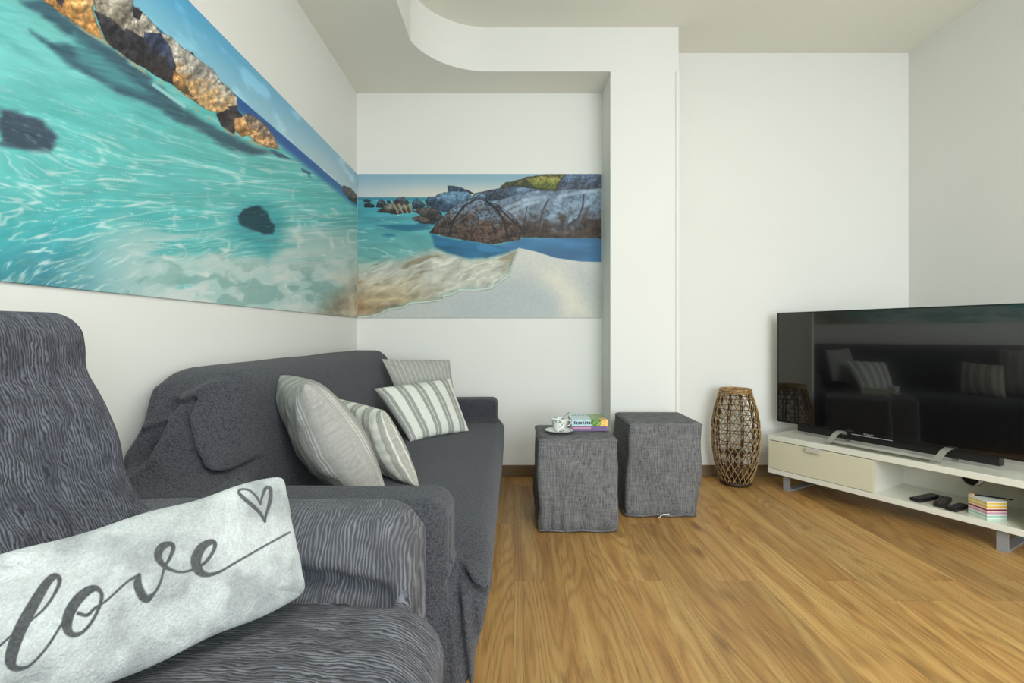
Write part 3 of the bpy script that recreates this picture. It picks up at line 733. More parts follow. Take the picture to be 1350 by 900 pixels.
def chair_f(p):
    d = smin(c_seat(p), c_back(p), .03)
    d = smin(d, c_arm(p), .02); d = smin(d, c_arm2(p), .03)
    d = smin(d, smin(c_back(p), c_arm(p), .03), .01)
    for pts, r in cr_r: d = smin(d, caps(p, pts, r), .03)
    d = smax(d, -caps(p, [(-.60,.885,.545),(-.42,.892,.562),(-.32,.892,.556),(-.25,.885,.54)], .012), .045)
    fold = np.exp(-((p[0]+.19)/.10)**2)
    d = d + .004*fold*np.sin(p[1]*60+p[2]*9+2*np.sin(p[2]*14))*np.clip((.64-p[2])*5, 0, 1)
    d = d + .004*n3(p, 11, 4.1)
    return d
V, Q, N = nets(chair_f, (-1.10, -.02, -.02), (-.06, 1.12, 1.11), .0085)
ach = empty('armchair', (-.55, .53, 0), 'armchair under a crinkled charcoal cover in the near left corner, heart cushion lying on it', 'armchair')
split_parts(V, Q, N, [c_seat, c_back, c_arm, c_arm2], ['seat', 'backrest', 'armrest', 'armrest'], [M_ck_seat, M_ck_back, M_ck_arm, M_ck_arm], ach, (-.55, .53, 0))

# ------------------------------------------------------------------ cushions
def cushion(name, TL, TR, BR, BL, h, paint, material, label, cat='cushion', group=None, n=(150, 150), pinch=.07, power=.42, seed=0, wr=.006, hb=None, rnd=0):
    TL, TR, BR, BL = [np.array(q, float) for q in (TL, TR, BR, BL)]
    nu, nv = n
    uu = np.sin(np.linspace(-PI/2, PI/2, nu)*.985)/np.sin(PI/2*.985); vv = np.sin(np.linspace(-PI/2, PI/2, nv)*.985)/np.sin(PI/2*.985)
    uu = .6*uu+.4*np.linspace(-1, 1, nu); vv = .6*vv+.4*np.linspace(-1, 1, nv)
    U, W = np.meshgrid(uu, vv)                  # W = +1 at the top
    nrm = np.cross(TR-TL, TL-BL); nrm /= np.linalg.norm(nrm)      # faces the side from which TL is left
    nrm = -nrm if nrm @ (-(TL+BR)/2+np.array((0, 0, 1.))) < 0 else nrm
    lu = .5*np.linalg.norm(TR-TL); lv = .5*np.linalg.norm(TL-BL)
    U2 = U*(1-pinch*(1-W**2)*np.abs(U)**3); W2 = W*(1-pinch*(1-U**2)*np.abs(W)**3)
    if rnd:
        k = np.maximum(np.abs(U2), np.abs(W2))/np.maximum((np.abs(U2)**rnd+np.abs(W2)**rnd)**(1/rnd), 1e-6)
        U2 = U2*k; W2 = W2*k*(1+.018*np.sin(U*9+seed)*np.abs(W)**6)
    a = (U2+1)/2; b_ = (W2+1)/2
    P0 = (BL*(1-a)[..., None]+BR*a[..., None])*(1-b_)[..., None] + (TL*(1-a)[..., None]+TR*a[..., None])*b_[..., None]
    T = np.clip((1-U**2)*(1-W**2), 0, 1)**power
    # radiating creases towards the corners and along the edges
    ang = np.arctan2(W, U); rad = np.sqrt(U**2+W**2)
    cre = np.sin(ang*17+3*fbm(U*2+5, W*2+5, 2, seed))*sstep(.75, 1.25, rad)
    edge = np.sin(U*26+3*fbm(U*3+2, W+4, 2, seed+1))*sstep(.55, .95, np.abs(W))*(1-np.abs(W)) + np.sin(W*24)*sstep(.55, .95, np.abs(U))*(1-np.abs(U))
    big = fbm(U*1.6+10, W*1.6+10, 3, seed+3)-.5
    off = T*h + T*(wr*cre + wr*1.6*edge + h*.45*big)
    Ft = P0 + nrm*off[..., None]
    off2 = T*(hb or h) + T*(wr*cre + h*.2*big)
    Bk = P0 - nrm*off2[..., None]
    idx = np.arange(nu*nv).reshape(nv, nu)
    interior = np.ones((nv, nu), bool); interior[0] = interior[-1] = False; interior[:, 0] = interior[:, -1] = False
    bidx = idx.copy(); bidx[interior] = nu*nv + np.arange(interior.sum())
    V = np.vstack([Ft.reshape(-1, 3), Bk[interior]])
    def quads(I, fl):
        q = np.stack([I[:-1, :-1], I[:-1, 1:], I[1:, 1:], I[1:, :-1]], -1).reshape(-1, 4); return q[:, ::-1] if fl else q
    Q = np.vstack([quads(idx, False), quads(bidx, True)])
    # orientation
    q0 = Q[len(Q)//4]; nn = np.cross(V[q0[1]]-V[q0[0]], V[q0[3]]-V[q0[0]])
    if nn @ nrm < 0: Q = Q[:, ::-1]
    cen = V.mean(0); base = np.array((cen[0], cen[1], V[:, 2].min()))
    me = mesh_arrays(name, V-base, Q)
    cf = paint(U*lu, W*lv, lu, lv, Ft); cb = cf[interior]
    col = np.vstack([cf.reshape(-1, 3), cb])
    rgba = np.ones((len(V), 4), np.float32); rgba[:, :3] = lin(np.clip(col, 0, 255))
    at_ = me.color_attributes.new('paint', 'FLOAT_COLOR', 'POINT'); at_.data.foreach_set('color', rgba.ravel())
    o = link(name, me, material); o.location = base
    return tag(o, label, cat, group), (Ft, nrm, base)

def p_fine(basec, linec, pitch, lw, triple=False):
    def f(x, y, lu, lv, P):
        c = np.zeros(x.shape+(3,))+np.array(basec, float)
        c = c*(0.93+.14*fbm(x*900, y*120, 2, 3))[..., None]*(0.95+.1*fbm(x*120, y*900, 2, 5))[..., None]
        for o_ in ((-.011, 0, .011) if triple else (0,)):
            s = np.abs((((x+o_)/pitch)+.5) % 1-.5)*pitch
            c = mixc(c, linec, (1-sstep(lw*.4, lw, s))*(.85 if o_ == 0 else .5))
        return c
    return f
def p_band(cream, grey, pitch, half, line=.0022, ph=0.0):
    def f(x, y, lu, lv, P):
        c = np.zeros(x.shape+(3,))+np.array(cream, float)
        s = np.abs((((x+ph)/pitch)+.5) % 1-.5)*pitch
        m = (1-sstep(half-.0015, half+.0015, s))*sstep(line*.5, line*1.3, s)
        weave = .88+.24*fbm(x*1200, y*160, 2, 3)
        c = mixc(c, grey, m*.95)*np.where(m > .5, weave, 1)[..., None]
        return c*(0.95+.1*fbm(x*700, y*700, 2, 5))[..., None]
    return f
cushion('cushion', (-.832, 1.765, .852), (-.612, 1.45, .852), (-.385, 1.50, .450), (-.60, 1.81, .452), .10,
        p_fine((156, 154, 149), (222, 222, 214), .078, .0032, True), M_pillow,
        'large grey pinstriped cushion standing behind the near arm of the sofa', group=None, seed=2, pinch=.05)
cushion('cushion', (-.745, 2.04, .735), (-.474, 1.80, .720), (-.345, 1.81, .440), (-.60, 2.07, .445), .062,
        p_band((216, 218, 206), (164, 163, 154), .088, .024), M_pillow,
        'cream and grey striped cushion right beside the large pinstriped cushion', seed=6, pinch=.06)
cushion('cushion', at(503, 473, 2.93), at(593, 474, 3.13), at(604, 540, 3.07), (-.60, 2.84, .46), .05,
        p_fine((160, 161, 154), (198, 199, 190), .030, .0028), M_pillow,
        'thin-striped grey cushion propped behind the broad-striped lumbar cushion', seed=9, pinch=.05)
cushion('cushion', at(493, 512, 2.62), at(593, 498.5, 2.96), at(618, 568, 2.82), at(541, 582, 2.56), .055,
        p_band((216, 219, 210), (150, 151, 146), .104, .024, ph=.02), M_pillow,
        'cream lumbar cushion with broad grey stripes at the far end of the sofa', seed=12, pinch=.045)

# plush cushion with the lettering
TL, TR, BR, BL = np.array(at(-70, 752, .545)), np.array(at(373, 623, .86)), np.array(at(405, 785, .785)), np.array((-.575, .49, .572))
def bez(P, n=24):
    """smooth (Catmull-Rom) through x, y, width"""
    P = [np.array(p, float) for p in P]; P = [2*P[0]-P[1]] + P + [2*P[-1]-P[-2]]; out = []
    for i in range(1, len(P)-2):
        for t in np.linspace(0, 1, n, endpoint=False):
            a, b, c, d = P[i-1], P[i], P[i+1], P[i+2]
            out.append(.5*((2*b)+(-a+c)*t+(2*a-5*b+4*c-d)*t*t+(-a+3*b-3*c+d)*t**3))
    out.append(P[-2]); return np.array(out)
# strokes traced in the frame of the lettering (x, y, pen width)
Z3 = 3.0
strokes = [
 [(-30,800,5),(-8,772,5),(8,748,4),(40,690,3),(62,655,4),(70,628,5),(80,600,5)],
]
def zs(L): return [(x/Z3, 600+y/Z3, w/Z3) for x, y, w in L]
strokes = [zs(s) for s in [
 # l : entry, loop, heavy down stroke, exit
 [(-60,800,9),(0,752,9),(60,700,8),(120,655,9),(180,600,10),(225,530,14),(235,490,20),(215,478,26),(185,505,34),(150,560,42),(110,630,48),(75,700,50),(50,770,50),(42,820,44),(65,842,26),(110,835,12),(160,790,10),(205,730,10),(245,665,10)],
 # o
 [(395,535,18),(375,525,26),(340,540,36),(300,580,42),(272,630,44),(265,680,40),(285,708,26),(325,700,14),(365,655,12),(392,600,14),(403,555,16),(395,535,16)],
 [(310,625,16),(345,632,14),(375,605,12),(420,575,9),(470,530,9),(510,495,10),(550,475,14)],
 # v
 [(550,475,18),(545,510,34),(560,550,38),(580,568,30),(610,545,12),(635,500,10),(650,440,10)],
 [(650,440,10),(672,405,14),(686,365,18),(672,350,20),(640,362,30),(625,395,32),(640,428,24),(675,452,14),(720,462,10),(765,452,10)],
 # e
 [(765,452,10),(810,425,12),(843,380,14),(850,350,18),(835,342,22),(800,362,34),(775,410,42),(785,455,36),(820,472,20),(870,460,10),(930,425,9),(1000,385,8),(1070,345,8),(1145,305,8)],
 # heart
 [(1048,262,10),(1030,230,14),(1000,200,16),(965,170,16),(945,148,12),(952,135,9),(985,138,8),(1015,165,9),(1030,192,10)],
 [(1030,192,8),(1038,160,10),(1052,130,14),(1068,132,16),(1070,165,16),(1062,205,14),(1052,235,10),(1048,262,10)]]]
def p_love(x, y, lu, lv, P):
    px = CX + P[..., 0]*F/P[..., 1]; py = CY - (P[..., 2]-1)*F/P[..., 1]
    c = np.zeros(x.shape+(3,))+np.array((172, 177, 176), float)
    b = fbm(x*22+3, y*22+8, 4, 40); c = mixc(c, (122, 127, 127), sstep(.45, .75, b)*.55)
    c = mixc(c, (198, 204, 203), sstep(.45, .2, b)*.6)
    c = c*(0.92+.16*fbm(x*500, y*500, 2, 44))[..., None]
    m = np.zeros(x.shape)
    for s in strokes:
        B = bez(s, 10)
        for i in range(len(B)-1):
            x0, y0, w0 = B[i]; x1, y1, w1 = B[i+1]
            bb = (px > min(x0, x1)-14) & (px < max(x0, x1)+14) & (py > min(y0, y1)-14) & (py < max(y0, y1)+14)
            if not bb.any(): continue
            X, Y = px[bb], py[bb]; dx, dy = x1-x0, y1-y0; l = dx*dx+dy*dy+1e-9
            t = np.clip(((X-x0)*dx+(Y-y0)*dy)/l, 0, 1); d = np.hypot(X-x0-t*dx, Y-y0-t*dy); w = (w0+(w1-w0)*t)*.5
            m[bb] = np.maximum(m[bb], 1-sstep(w-.9, w+.9, d))
    ink = np.array((64, 66, 68))*(0.75+.5*fbm(x*420, y*420, 2, 46))[..., None]
    return c*(1-m[..., None]*.92)+ink*m[..., None]*.92
cushion('cushion', TL, TR, BR, BL, .04, p_love, M_plush,
        'pale grey plush cushion lettered love with a small heart, lying on the armchair', n=(520, 300), pinch=.02, power=.36, seed=21, wr=.006, hb=.03, rnd=15)

# ------------------------------------------------------------------ ottomans
def ottoman(x0, x1, y0, y1, H, label, seed, shear=0.0, tie=None):
    cx, cy = (x0+x1)/2, (y0+y1)/2
    root = empty('ottoman', (cx, cy, 0), label, 'pouf', 'slipcovered cube poufs on the floor')
    n = 70; bm = bmesh.new(); r = .02
    hx, hy = (x1-x0)/2, (y1-y0)/2
    # outline samples of a rounded rectangle
    out = []
    m = 56
    for k in range(4):
        sx = (1, -1, -1, 1)[k]; sy = (1, 1, -1, -1)[k]
        for j in range(9):
            a = k*PI/2 + j/8*PI/2
            out.append((sx*(hx-r)+r*math.cos(a), sy*(hy-r)+r*math.sin(a)))
        nx_, ny_ = ((-1, 0), (0, -1), (1, 0), (0, 1))[k]
        for j in range(1, m):
            t = j/m
            if nx_: out.append((sx*(hx-r)+nx_*2*(hx-r)*t, sy*hy))
            else: out.append((sx*hx, sy*(hy-r)+ny_*2*(hy-r)*t))
    nz = 64; rings = []
    per = np.cumsum([0]+[math.dist(out[i], out[(i+1) % len(out)]) for i in range(len(out)-1)])
    def ring(z, k, dis=True):
        R = []
        g = max(0, 1-z/.20)**.8                      # gathers at the hem
        for (x, y), s in zip(out, per):
            l = math.hypot(x, y); d = 0
            if dis:
                w = (math.sin(s*88+3*math.sin(s*13+seed)+seed)*.007 + math.sin(s*47+seed*2)*.004)*(.6+.5*math.sin(s*7+seed*2))
                d = g*w*1.0
                d += .0045*math.sin(s*9+seed*3+z*10) * min(1, z/.1) * min(1, (H-z)/.08)
                d += .004*math.sin((s*1.2+z*.9)*22+seed)*min(1, max(0, (H-.05-z)/.1))
                d -= .012*max(0, 1-z/.05)**2     # elastic pulls the hem under
                d += .007*math.sin(PI*min(1, z/H))
            nx_, ny_ = (x/l, y/l)
            mx = 1 if abs(x) >= hx-1e-4 else 0; my = 1 if abs(y) >= hy-1e-4 else 0
            if mx and not my: nx_, ny_ = (math.copysign(1, x), 0)
            elif my and not mx: nx_, ny_ = (0, math.copysign(1, y))
            R.append(bm.verts.new((x*k+nx_*d+shear*(z/H-.5), y*k+ny_*d, z)))
        rings.append(R)
    for i in range(nz): ring(.004+(H-.018-.004)*i/(nz-1), 1)
    ring(H-.007, .992, False); ring(H-.001, .97, False)
    for k in (.9, .75, .55, .35, .15): 
        ring(H+.006*(1-k)+.0, k, False)
    for A, B in zip(rings, rings[1:]):
        for i in range(len(out)): bm.faces.new((A[i], A[(i+1) % len(out)], B[(i+1) % len(out)], B[i]))
    bm.faces.new(rings[-1]); bm.faces.new(rings[0][::-1])
    obj('slipcover', bm, M_slub, root, smooth=True)
    b = bmesh.new()
    tube(b, [(x*1.0+shear*.48, y*1.0, H-.011) for x, y in out], .0042, 6, closed=True)
    obj('piping', b, M_slub, root, smooth=True)
    b = bmesh.new()
    tube(b, [(x*.985+.002*math.sin(i*.6)-shear*.48, y*.985, .011+.003*math.sin(i*.23+seed)) for i, (x, y) in enumerate(out)], .0055, 6, closed=True)
    obj('hem', b, M_slub, root, smooth=True)
    if tie:
        b = bmesh.new(); tx, ty = tie
        tube(b, [(tx-.012-cx, ty-cy, .006), (tx-.004-cx, ty-cy-.002, .004), (tx-cx, ty-cy-.002, .012), (tx+.016-cx, ty-cy-.002, .022), (tx+.05-cx, ty-cy+.002, .021)], .0022, 6)
        obj('drawstring', b, mat('white_cord', L4(225, 225, 220), .8), root)['label'] = 'white drawstring end'
    return root
ottoman(.130, .528, 2.475, 2.870, .472, 'grey slipcovered cube pouf beside the sofa carrying the cup and books', 1.0)
ottoman(.625, 1.022, 2.685, 3.09, .512, 'bare-topped grey slipcovered cube pouf standing against the column', 2.6, shear=.03, tie=(.80, 2.675))
Z1 = .4775   # top of first pouf

# ------------------------------------------------------------------ cup, saucer, spoon, books
def chinamat():
    m = mat('china', L4(228, 228, 222), 0.15, coat=.5); N = NT(m)
    v = N.coord((1, 1, 1)); vo = N.n('ShaderNodeTexVoronoi', feature='DISTANCE_TO_EDGE'); vo.inputs['Scale'].default_value = 55; N.l(v, vo.inputs['Vector'])
    n = N.noise(v, 30, 2)
    f = N.math('MULTIPLY', N.math('LESS_THAN', vo.outputs['Distance'], .07), N.math('GREATER_THAN', n, .53))
    N.l(N.mix(f, L4(232, 233, 228), L4(140, 150, 150)), N.b.inputs['Base Color']); return m
M_china = chinamat(); M_plain = mat('plain_china', L4(228, 228, 222), .15, coat=.5)
sx_, sy_ = .247, 2.615
sau = empty('saucer', (sx_, sy_, Z1), 'round white saucer with sprig pattern under the cup on the pouf', 'saucer')
b = bmesh.new(); lathe(b, [(0, .001), (.03, 0), (.034, .003), (.055, .006), (.074, .0125), (.0765, .0145), (.074, .0155), (.055, .0095), (.034, .007), (0, .0065)], 56)
obj('dish', b, M_china, sau, smooth=True)
b = bmesh.new(); tube(b, [(.0762*math.cos(a), .0762*math.sin(a), .0148) for a in np.linspace(0, 2*PI, 56, endpoint=False)], .0011, 6, True)
obj('rim_line', b, mat('grey_rim', L4(120, 128, 124), .3), sau)
cup = empty('cup', (sx_, sy_, Z1+.0072), 'small white teacup with grey sprig pattern standing on the saucer', 'cup')
b = bmesh.new(); lathe(b, [(0, .002), (.020, 0), (.023, 0), (.0235, .006), (.028, .012), (.034, .028), (.0375, .045), (.042, .062), (.0435, .0665), (.0425, .0675), (.040, .062), (.0355, .045), (.032, .028), (.024, .012), (0, .009)], 48)
obj('bowl', b, M_china, cup, smooth=True)
b = bmesh.new(); tube(b, [(.037, 0, .052), (.048, -.002, .060), (.060, -.003, .056), (.062, -.003, .043), (.052, -.002, .031), (.038, -.001, .026), (.0325, 0, .026)], .0033, 8)
obj('handle', b, M_plain, cup, smooth=True)
b = bmesh.new(); lathe(b, [(0, .050), (.0365, .050), (.0368, .0515), (0, .0515)], 40)
obj('coffee', b, mat('coffee', L4(60, 38, 24), .1), cup)
sp = bmesh.new()
p0 = Vector((.004, -.002, .056)); p1 = Vector((.053, .02, .096))
tube(sp, [p0, p0.lerp(p1, .3), p0.lerp(p1, .7), p1], [.0014, .0014, .002, .0032], 8, flat=.6)
q = bmesh.ops.create_uvsphere(sp, u_segments=16, v_segments=8, radius=.01, matrix=Matrix.Translation(p0-Vector((.006, .002, .0035))) @ Matrix.Diagonal((1.25, .85, .35, 1)))
o = obj('spoon', sp, mat('spoon_steel', L4(95, 95, 92), .25, metal=.9), None, smooth=True); o.location = (sx_, sy_, Z1+.0072)
tag(o, 'dark teaspoon sticking up out of the cup', 'spoon')

def book(name, x0, x1, y0, y1, z0, z1, cover, spine, label, extra=None):
    """a paperback lying flat, spine towards the camera"""
    cx, cy = (x0+x1)/2, (y0+y1)/2
    r = empty(name, (cx, cy, z0), label, 'book', 'paperbacks stacked on the pouf')
    w, d, h = (x1-x0)/2, (y1-y0)/2, z1-z0; t = .0012
    b = bmesh.new(); bx(b, -w, w, -d, d, 0, t); bx(b, -w, w, -d, d, h-t, h); bx(b, -w, w, -d, -d+t, t, h-t)
    obj('cover', b, cover, r)
    b = bmesh.new(); bx(b, -w+.003, w-.003, -d+t, d-.003, t, h-t); obj('pages', b, mat('paper', L4(226, 220, 200), .8), r)
    if extra: extra(r, w, d, h)
    return r
def covermat():
    m = mat('photo_cover', rough=.3, coat=.3); N = NT(m)
    tc = N.n('ShaderNodeTexCoord'); s = N.n('ShaderNodeSeparateXYZ'); N.l(tc.outputs['Object'], s.inputs[0])
    n = N.noise(N.coord((30, 30, 30)), 1, 4, .6); n2 = N.noise(N.coord((90, 90, 90)), 1, 3, .6)
    x = N.math('ADD', s.outputs[0], N.math('MULTIPLY', N.math('SUBTRACT', n, .5), .05))
    sky = N.ramp(n2, [(.35, L4(150, 196, 204)), (.6, L4(196, 220, 222))])
    grn = N.ramp(n2, [(.38, L4(30, 74, 30)), (.5, L4(84, 140, 40)), (.62, L4(170, 190, 70))])
    yel = N.ramp(n2, [(.4, L4(226, 150, 30)), (.6, L4(246, 214, 130))])
    c = N.mix(N.math('GREATER_THAN', x, .012), sky, grn)
    c = N.mix(N.math('MULTIPLY', N.math('GREATER_THAN', x, .058), N.math('LESS_THAN', s.outputs[1], -.045)), c, yel)
    N.l(c, N.b.inputs['Base Color']); return m
def text_mesh(body, size, extr=.0003, align='CENTER'):
    cu = bpy.data.curves.new('lettering', 'FONT'); cu.body = body; cu.size = size; cu.extrude = extr; cu.align_x = align; cu.align_y = 'CENTER'
    t = bpy.data.objects.new('tmp_text', cu); C.objects.link(t)
    bpy.context.view_layer.update()
    me = bpy.data.meshes.new_from_object(t.evaluated_get(bpy.context.evaluated_depsgraph_get()))
    bpy.data.objects.remove(t); return me
M_ink = mat('dark_ink', L4(44, 66, 84), .5)
def scribble(r, w, d, h):
    # illegible title strokes on the top and on the spine
    b = bmesh.new(); rr = random.Random(3)
    for k in range(6):
        x = -w+.020+k*.0155; y = d-.052
        tube(b, [(x+rr.uniform(-.003, .003), y-.02+rr.uniform(0, .006), h+.0004), (x+rr.uniform(0, .008), y+.004, h+.0004), (x+.006, y+.022+rr.uniform(-.006, .004), h+.0004)], .0013, 5, flat=.3)
        tube(b, [(x-.003, y+rr.uniform(-.01, .014), h+.0004), (x+.007, y+rr.uniform(-.008, .014), h+.0004)], .0011, 5, flat=.3)
    obj('title', b, M_ink, r)
    b = bmesh.new()
    bx(b, -w+.012, w*.05, -d-.0005, -d+.0004, h*.30, h*.33)
    for k in range(9):
        x = -w+.012+k*.0115
        bx(b, x, x+.0075, -d-.0005, -d+.0004, h*.33, h*.42+rr.uniform(.009, .013))
    obj('spine_title', b, M_ink, r)
book('paperback', .315, .508, 2.652, 2.852, Z1, Z1+.0265, mat('purple_cover', L4(112, 88, 134), .35, coat=.3), None, 'purple paperback at the bottom of the pair on the pouf',
     lambda r, w, d, h: obj('spine_band', box(-w+.01, w*.1, -d-.0005, -d+.0004, h*.45, h*.82), mat('pink_band', L4(196, 138, 160), .4), r))
book('paperback', .317, .510, 2.650, 2.850, Z1+.0267, Z1+.0605, covermat(), None, 'pale blue and green illustrated paperback on top of the purple one', scribble)

# ------------------------------------------------------------------ rattan floor lantern
lx, ly = 1.487, 3.292
lan = empty('rattan_lantern', (lx, ly, 0), 'tall barrel-shaped open-weave rattan floor lantern beside the white low cabinet', 'lantern')
HB = .635
def rad(z):
    t = z/HB; return float(np.interp(t, [0, .04, .12, .2, .35, .5, .65, .8, .93, 1], [.088, .094, .112, .126, .142, .149, .145, .129, .103, .091]))
def rattan(name, a, b_):
    m = mat(name, rough=.55); N = NT(m); n = N.noise(N.coord((60, 60, 60)), 1, 3)
    N.l(N.ramp(n, [(.35, a), (.65, b_)]), N.b.inputs['Base Color']); return m
M_rat = rattan('natural_rattan', L4(118, 90, 52), L4(186, 152, 98)); M_drk = rattan('dark_rattan', L4(40, 28, 18), L4(62, 44, 28))
b = bmesh.new(); nd = 20
for s in (1, -1):
    for k in range(nd):
        a0 = 2*PI*k/nd; P = []
        for t in np.linspace(0, 1, 34):
            z = .012+t*(HB-.024); a = a0+s*t*2*PI*.42; rr = rad(z)+.0025*s
            P.append((rr*math.cos(a), rr*math.sin(a), z))
        tube(b, P, .0027, 5)
obj('diagonal_weave', b, M_rat, lan, smooth=True)
b = bmesh.new()
for z in (.1, .165, .235, .305, .375, .445, .51, .575):
    for dz in (0,):
        tube(b, [((rad(z)-.005)*math.cos(a), (rad(z)-.005)*math.sin(a), z+dz+.002*math.sin(6*a)) for a in np.linspace(0, 2*PI, 48, endpoint=False)], .0027, 5, True)
obj('hoops', b, M_drk, lan, smooth=True)['label'] = 'dark horizontal hoops inside the weave'
b = bmesh.new()
for k in range(10):
    a = 2*PI*k/10+.15; tube(b, [((rad(z)-.012)*math.cos(a), (rad(z)-.012)*math.sin(a), z) for z in np.linspace(.01, HB-.01, 20)], .0048, 6)
obj('upright_stakes', b, M_drk, lan, smooth=True)['label'] = 'dark upright stakes'
b = bmesh.new()
for z, r, q in ((HB-.006, .094, .009), (HB-.02, .099, .006)):
    tube(b, [(r*math.cos(a), r*math.sin(a), z) for a in np.linspace(0, 2*PI, 56, endpoint=False)], q, 8, True)
obj('rim', b, M_rat, lan, smooth=True)
b = bmesh.new(); lathe(b, [(0, .001), (.09, .001), (.097, .006), (.1, .02), (.096, .026), (.088, .026), (.085, .012), (0, .012)], 48)
obj('base', b, M_drk, lan, smooth=True)
b = bmesh.new(); lathe(b, [(0, .205), (.055, .205), (.062, .212), (.062, .222), (.055, .218), (0, .216)], 36)
tube(b, [(0, 0, .012), (0, 0, .207)], .008, 8); tube(b, [(-.14, 0, .208), (.14, 0, .208)], .004, 6); tube(b, [(0, -.14, .208), (0, .14, .208)], .004, 6)
obj('candle_plate', b, M_drk, lan)

# ------------------------------------------------------------------ low cabinet (local frame: x along the front, y to the back)
C0 = Vector((1.662, 3.215, 0)); dv = Vector((.504, -.864, 0)).normalized(); rz = math.atan2(dv.y, dv.x)
LC, DC, zb, zt = 1.235, .37, .0998, .347
cab = empty('low_cabinet', C0, 'long low white cabinet with one drawer and an open shelf under the television', 'cabinet', rz=rz)
# local +y is the back (rotate d by +90 degrees)
b = bmesh.new(); bx(b, 0, LC, 0, DC, zt-.033, zt); obj('top_panel', b, M_white, cab, bevel=.002)
b = bmesh.new(); bx(b, 0, LC, 0, DC, zb, zb+.030); obj('bottom_panel', b, M_white, cab, bevel=.002)
b = bmesh.new(); bx(b, 0, .020, .004, DC, zb+.03, zt-.033); obj('side_panel', b, M_white, cab)
b = bmesh.new(); bx(b, 1.196, LC, 0, DC, zb+.03, zt-.033); obj('side_panel', b, M_white, cab)
b = bmesh.new(); bx(b, .588, .606, .018, DC-.012, zb+.03, zt-.033); obj('divider', b, M_white, cab)
# back panel with a round cable hole
hc, hr = (.912, .246), .048
b = bmesh.new(); n = 40
X0, X1_, Z0, Z1_ = .02, 1.196, zb+.03, zt-.033
def rectpt(a):
    c, s = math.cos(a), math.sin(a)
    k = min(((X1_-hc[0]) if c > 0 else (hc[0]-X0))/max(abs(c), 1e-6), ((Z1_-hc[1]) if s > 0 else (hc[1]-Z0))/max(abs(s), 1e-6)); return hc[0]+k*c, hc[1]+k*s
angs = sorted(list(np.linspace(-PI, PI, n, endpoint=False)) + [math.atan2(z-hc[1], x-hc[0]) for x in (X0, X1_) for z in (Z0, Z1_)])
fi = [b.verts.new((hc[0]+hr*math.cos(a), DC-.012, hc[1]+hr*math.sin(a))) for a in angs]; fo = [b.verts.new((rectpt(a)[0], DC-.012, rectpt(a)[1])) for a in angs]
bi = [b.verts.new((hc[0]+hr*math.cos(a), DC-.002, hc[1]+hr*math.sin(a))) for a in angs]; bo = [b.verts.new((rectpt(a)[0], DC-.002, rectpt(a)[1])) for a in angs]
for i in range(len(angs)):
    j = (i+1) % len(angs)
    b.faces.new((fi[i], fi[j], fo[j], fo[i])); b.faces.new((bi[i], bi[j], bo[j], bo[i])); b.faces.new((fi[i], fi[j], bi[j], bi[i])); b.faces.new((fo[i], fo[j], bo[j], bo[i]))
obj('back_panel', b, M_white, cab)
b = bmesh.new()
for ang in [0]:
    rr = [(hc[0]+hr*math.cos(a), hc[1]+hr*math.sin(a)) for a in np.linspace(0, 2*PI, 40, endpoint=False)]
tube(b, [(x, DC-.013, z) for x, z in rr], .0025, 6, True)
obj('cable_grommet', b, M_steel, cab, smooth=True)
b = bmesh.new()
rr = [(hc[0]-.012+(hr-.012)*math.cos(a), hc[1]+(hr+.004)*math.sin(a)) for a in np.linspace(0, 2*PI, 30, endpoint=False)]
v1 = [b.verts.new((x, DC-.001, z)) for x, z in rr]; v2 = [b.verts.new((x, DC+.004, z)) for x, z in rr]
b.faces.new(v1); b.faces.new(v2[::-1])
for i in range(30): b.faces.new((v1[i], v1[(i+1) % 30], v2[(i+1) % 30], v2[i]))
obj('cable_cover', b, M_black, cab)
dr = obj('drawer', box(.006, .607, -.001, .017, zb+.033, zt-.037), M_drawer_tint, cab, bevel=.0015)
b = bmesh.new(); hx0, hx1 = .252, .338
bx(b, hx0, hx1, -.020, -.0165, .287, .312); bx(b, hx0, hx1, -.020, 0, .3095, .3125)
obj('drawer_handle', b, mat('pale_metal', L4(214, 210, 198), .35, metal=.2), dr, bevel=.001)
def leg(x):
    b = bmesh.new(); w = .042
    bx(b, x, x+w, .03, .04, 0, zb); bx(b, x, x+w, .30, .31, 0, zb); bx(b, x, x+w, .04, .30, 0, .010); bx(b, x, x+w, .04, .30, zb-.008, zb)
    obj('leg', b, M_steel, cab, bevel=.001)
leg(.085); leg(1.095)

# things on the shelf, placed in cabinet coordinates
def loc(x, y, z): return C0 + Matrix.Rotation(rz, 3, 'Z') @ Vector((x, y, z))
zs_ = zb+.030
def remote(x, y, z, ang, L, W, H, label, n=(3, 8), tilt=0):
    r = empty('remote_control', loc(x, y, z), label, 'remote control', 'remote controls on the cabinet shelf', rz=rz+ang)
    b = bmesh.new(); bx(b, -L/2, L/2, -W/2, W/2, 0, H); obj('body', b, M_black, r, bevel=.004, seg=3)
    b = bmesh.new()
    for i in range(n[1]):
        for j in range(n[0]):
            xx = -L/2+.022+i*(L-.04)/(n[1]-1); yy = -W/2+W*(j+1)/(n[0]+1)
            bx(b, xx-.0035, xx+.0035, yy-.003, yy+.003, H-.001, H+.0015)
    obj('buttons', b, M_btn, r)
    b = bmesh.new(); bx(b, -L/2+.006, -L/2+.011, -.004, .004, H-.001, H+.002); obj('power_button', b, mat('red_button', L4(130, 40, 34), .5), r)
remote(.795, .125, zs_, 1.42, .185, .050, .018, 'black remote control nearest the drawer on the cabinet shelf')
remote(.868, .118, zs_, 1.75, .17, .050, .022, 'middle black remote control on the cabinet shelf', n=(3, 7))
remote(.937, .090, zs_, 1.50, .14, .046, .017, 'black remote control nearest the striped note block', n=(2, 6))
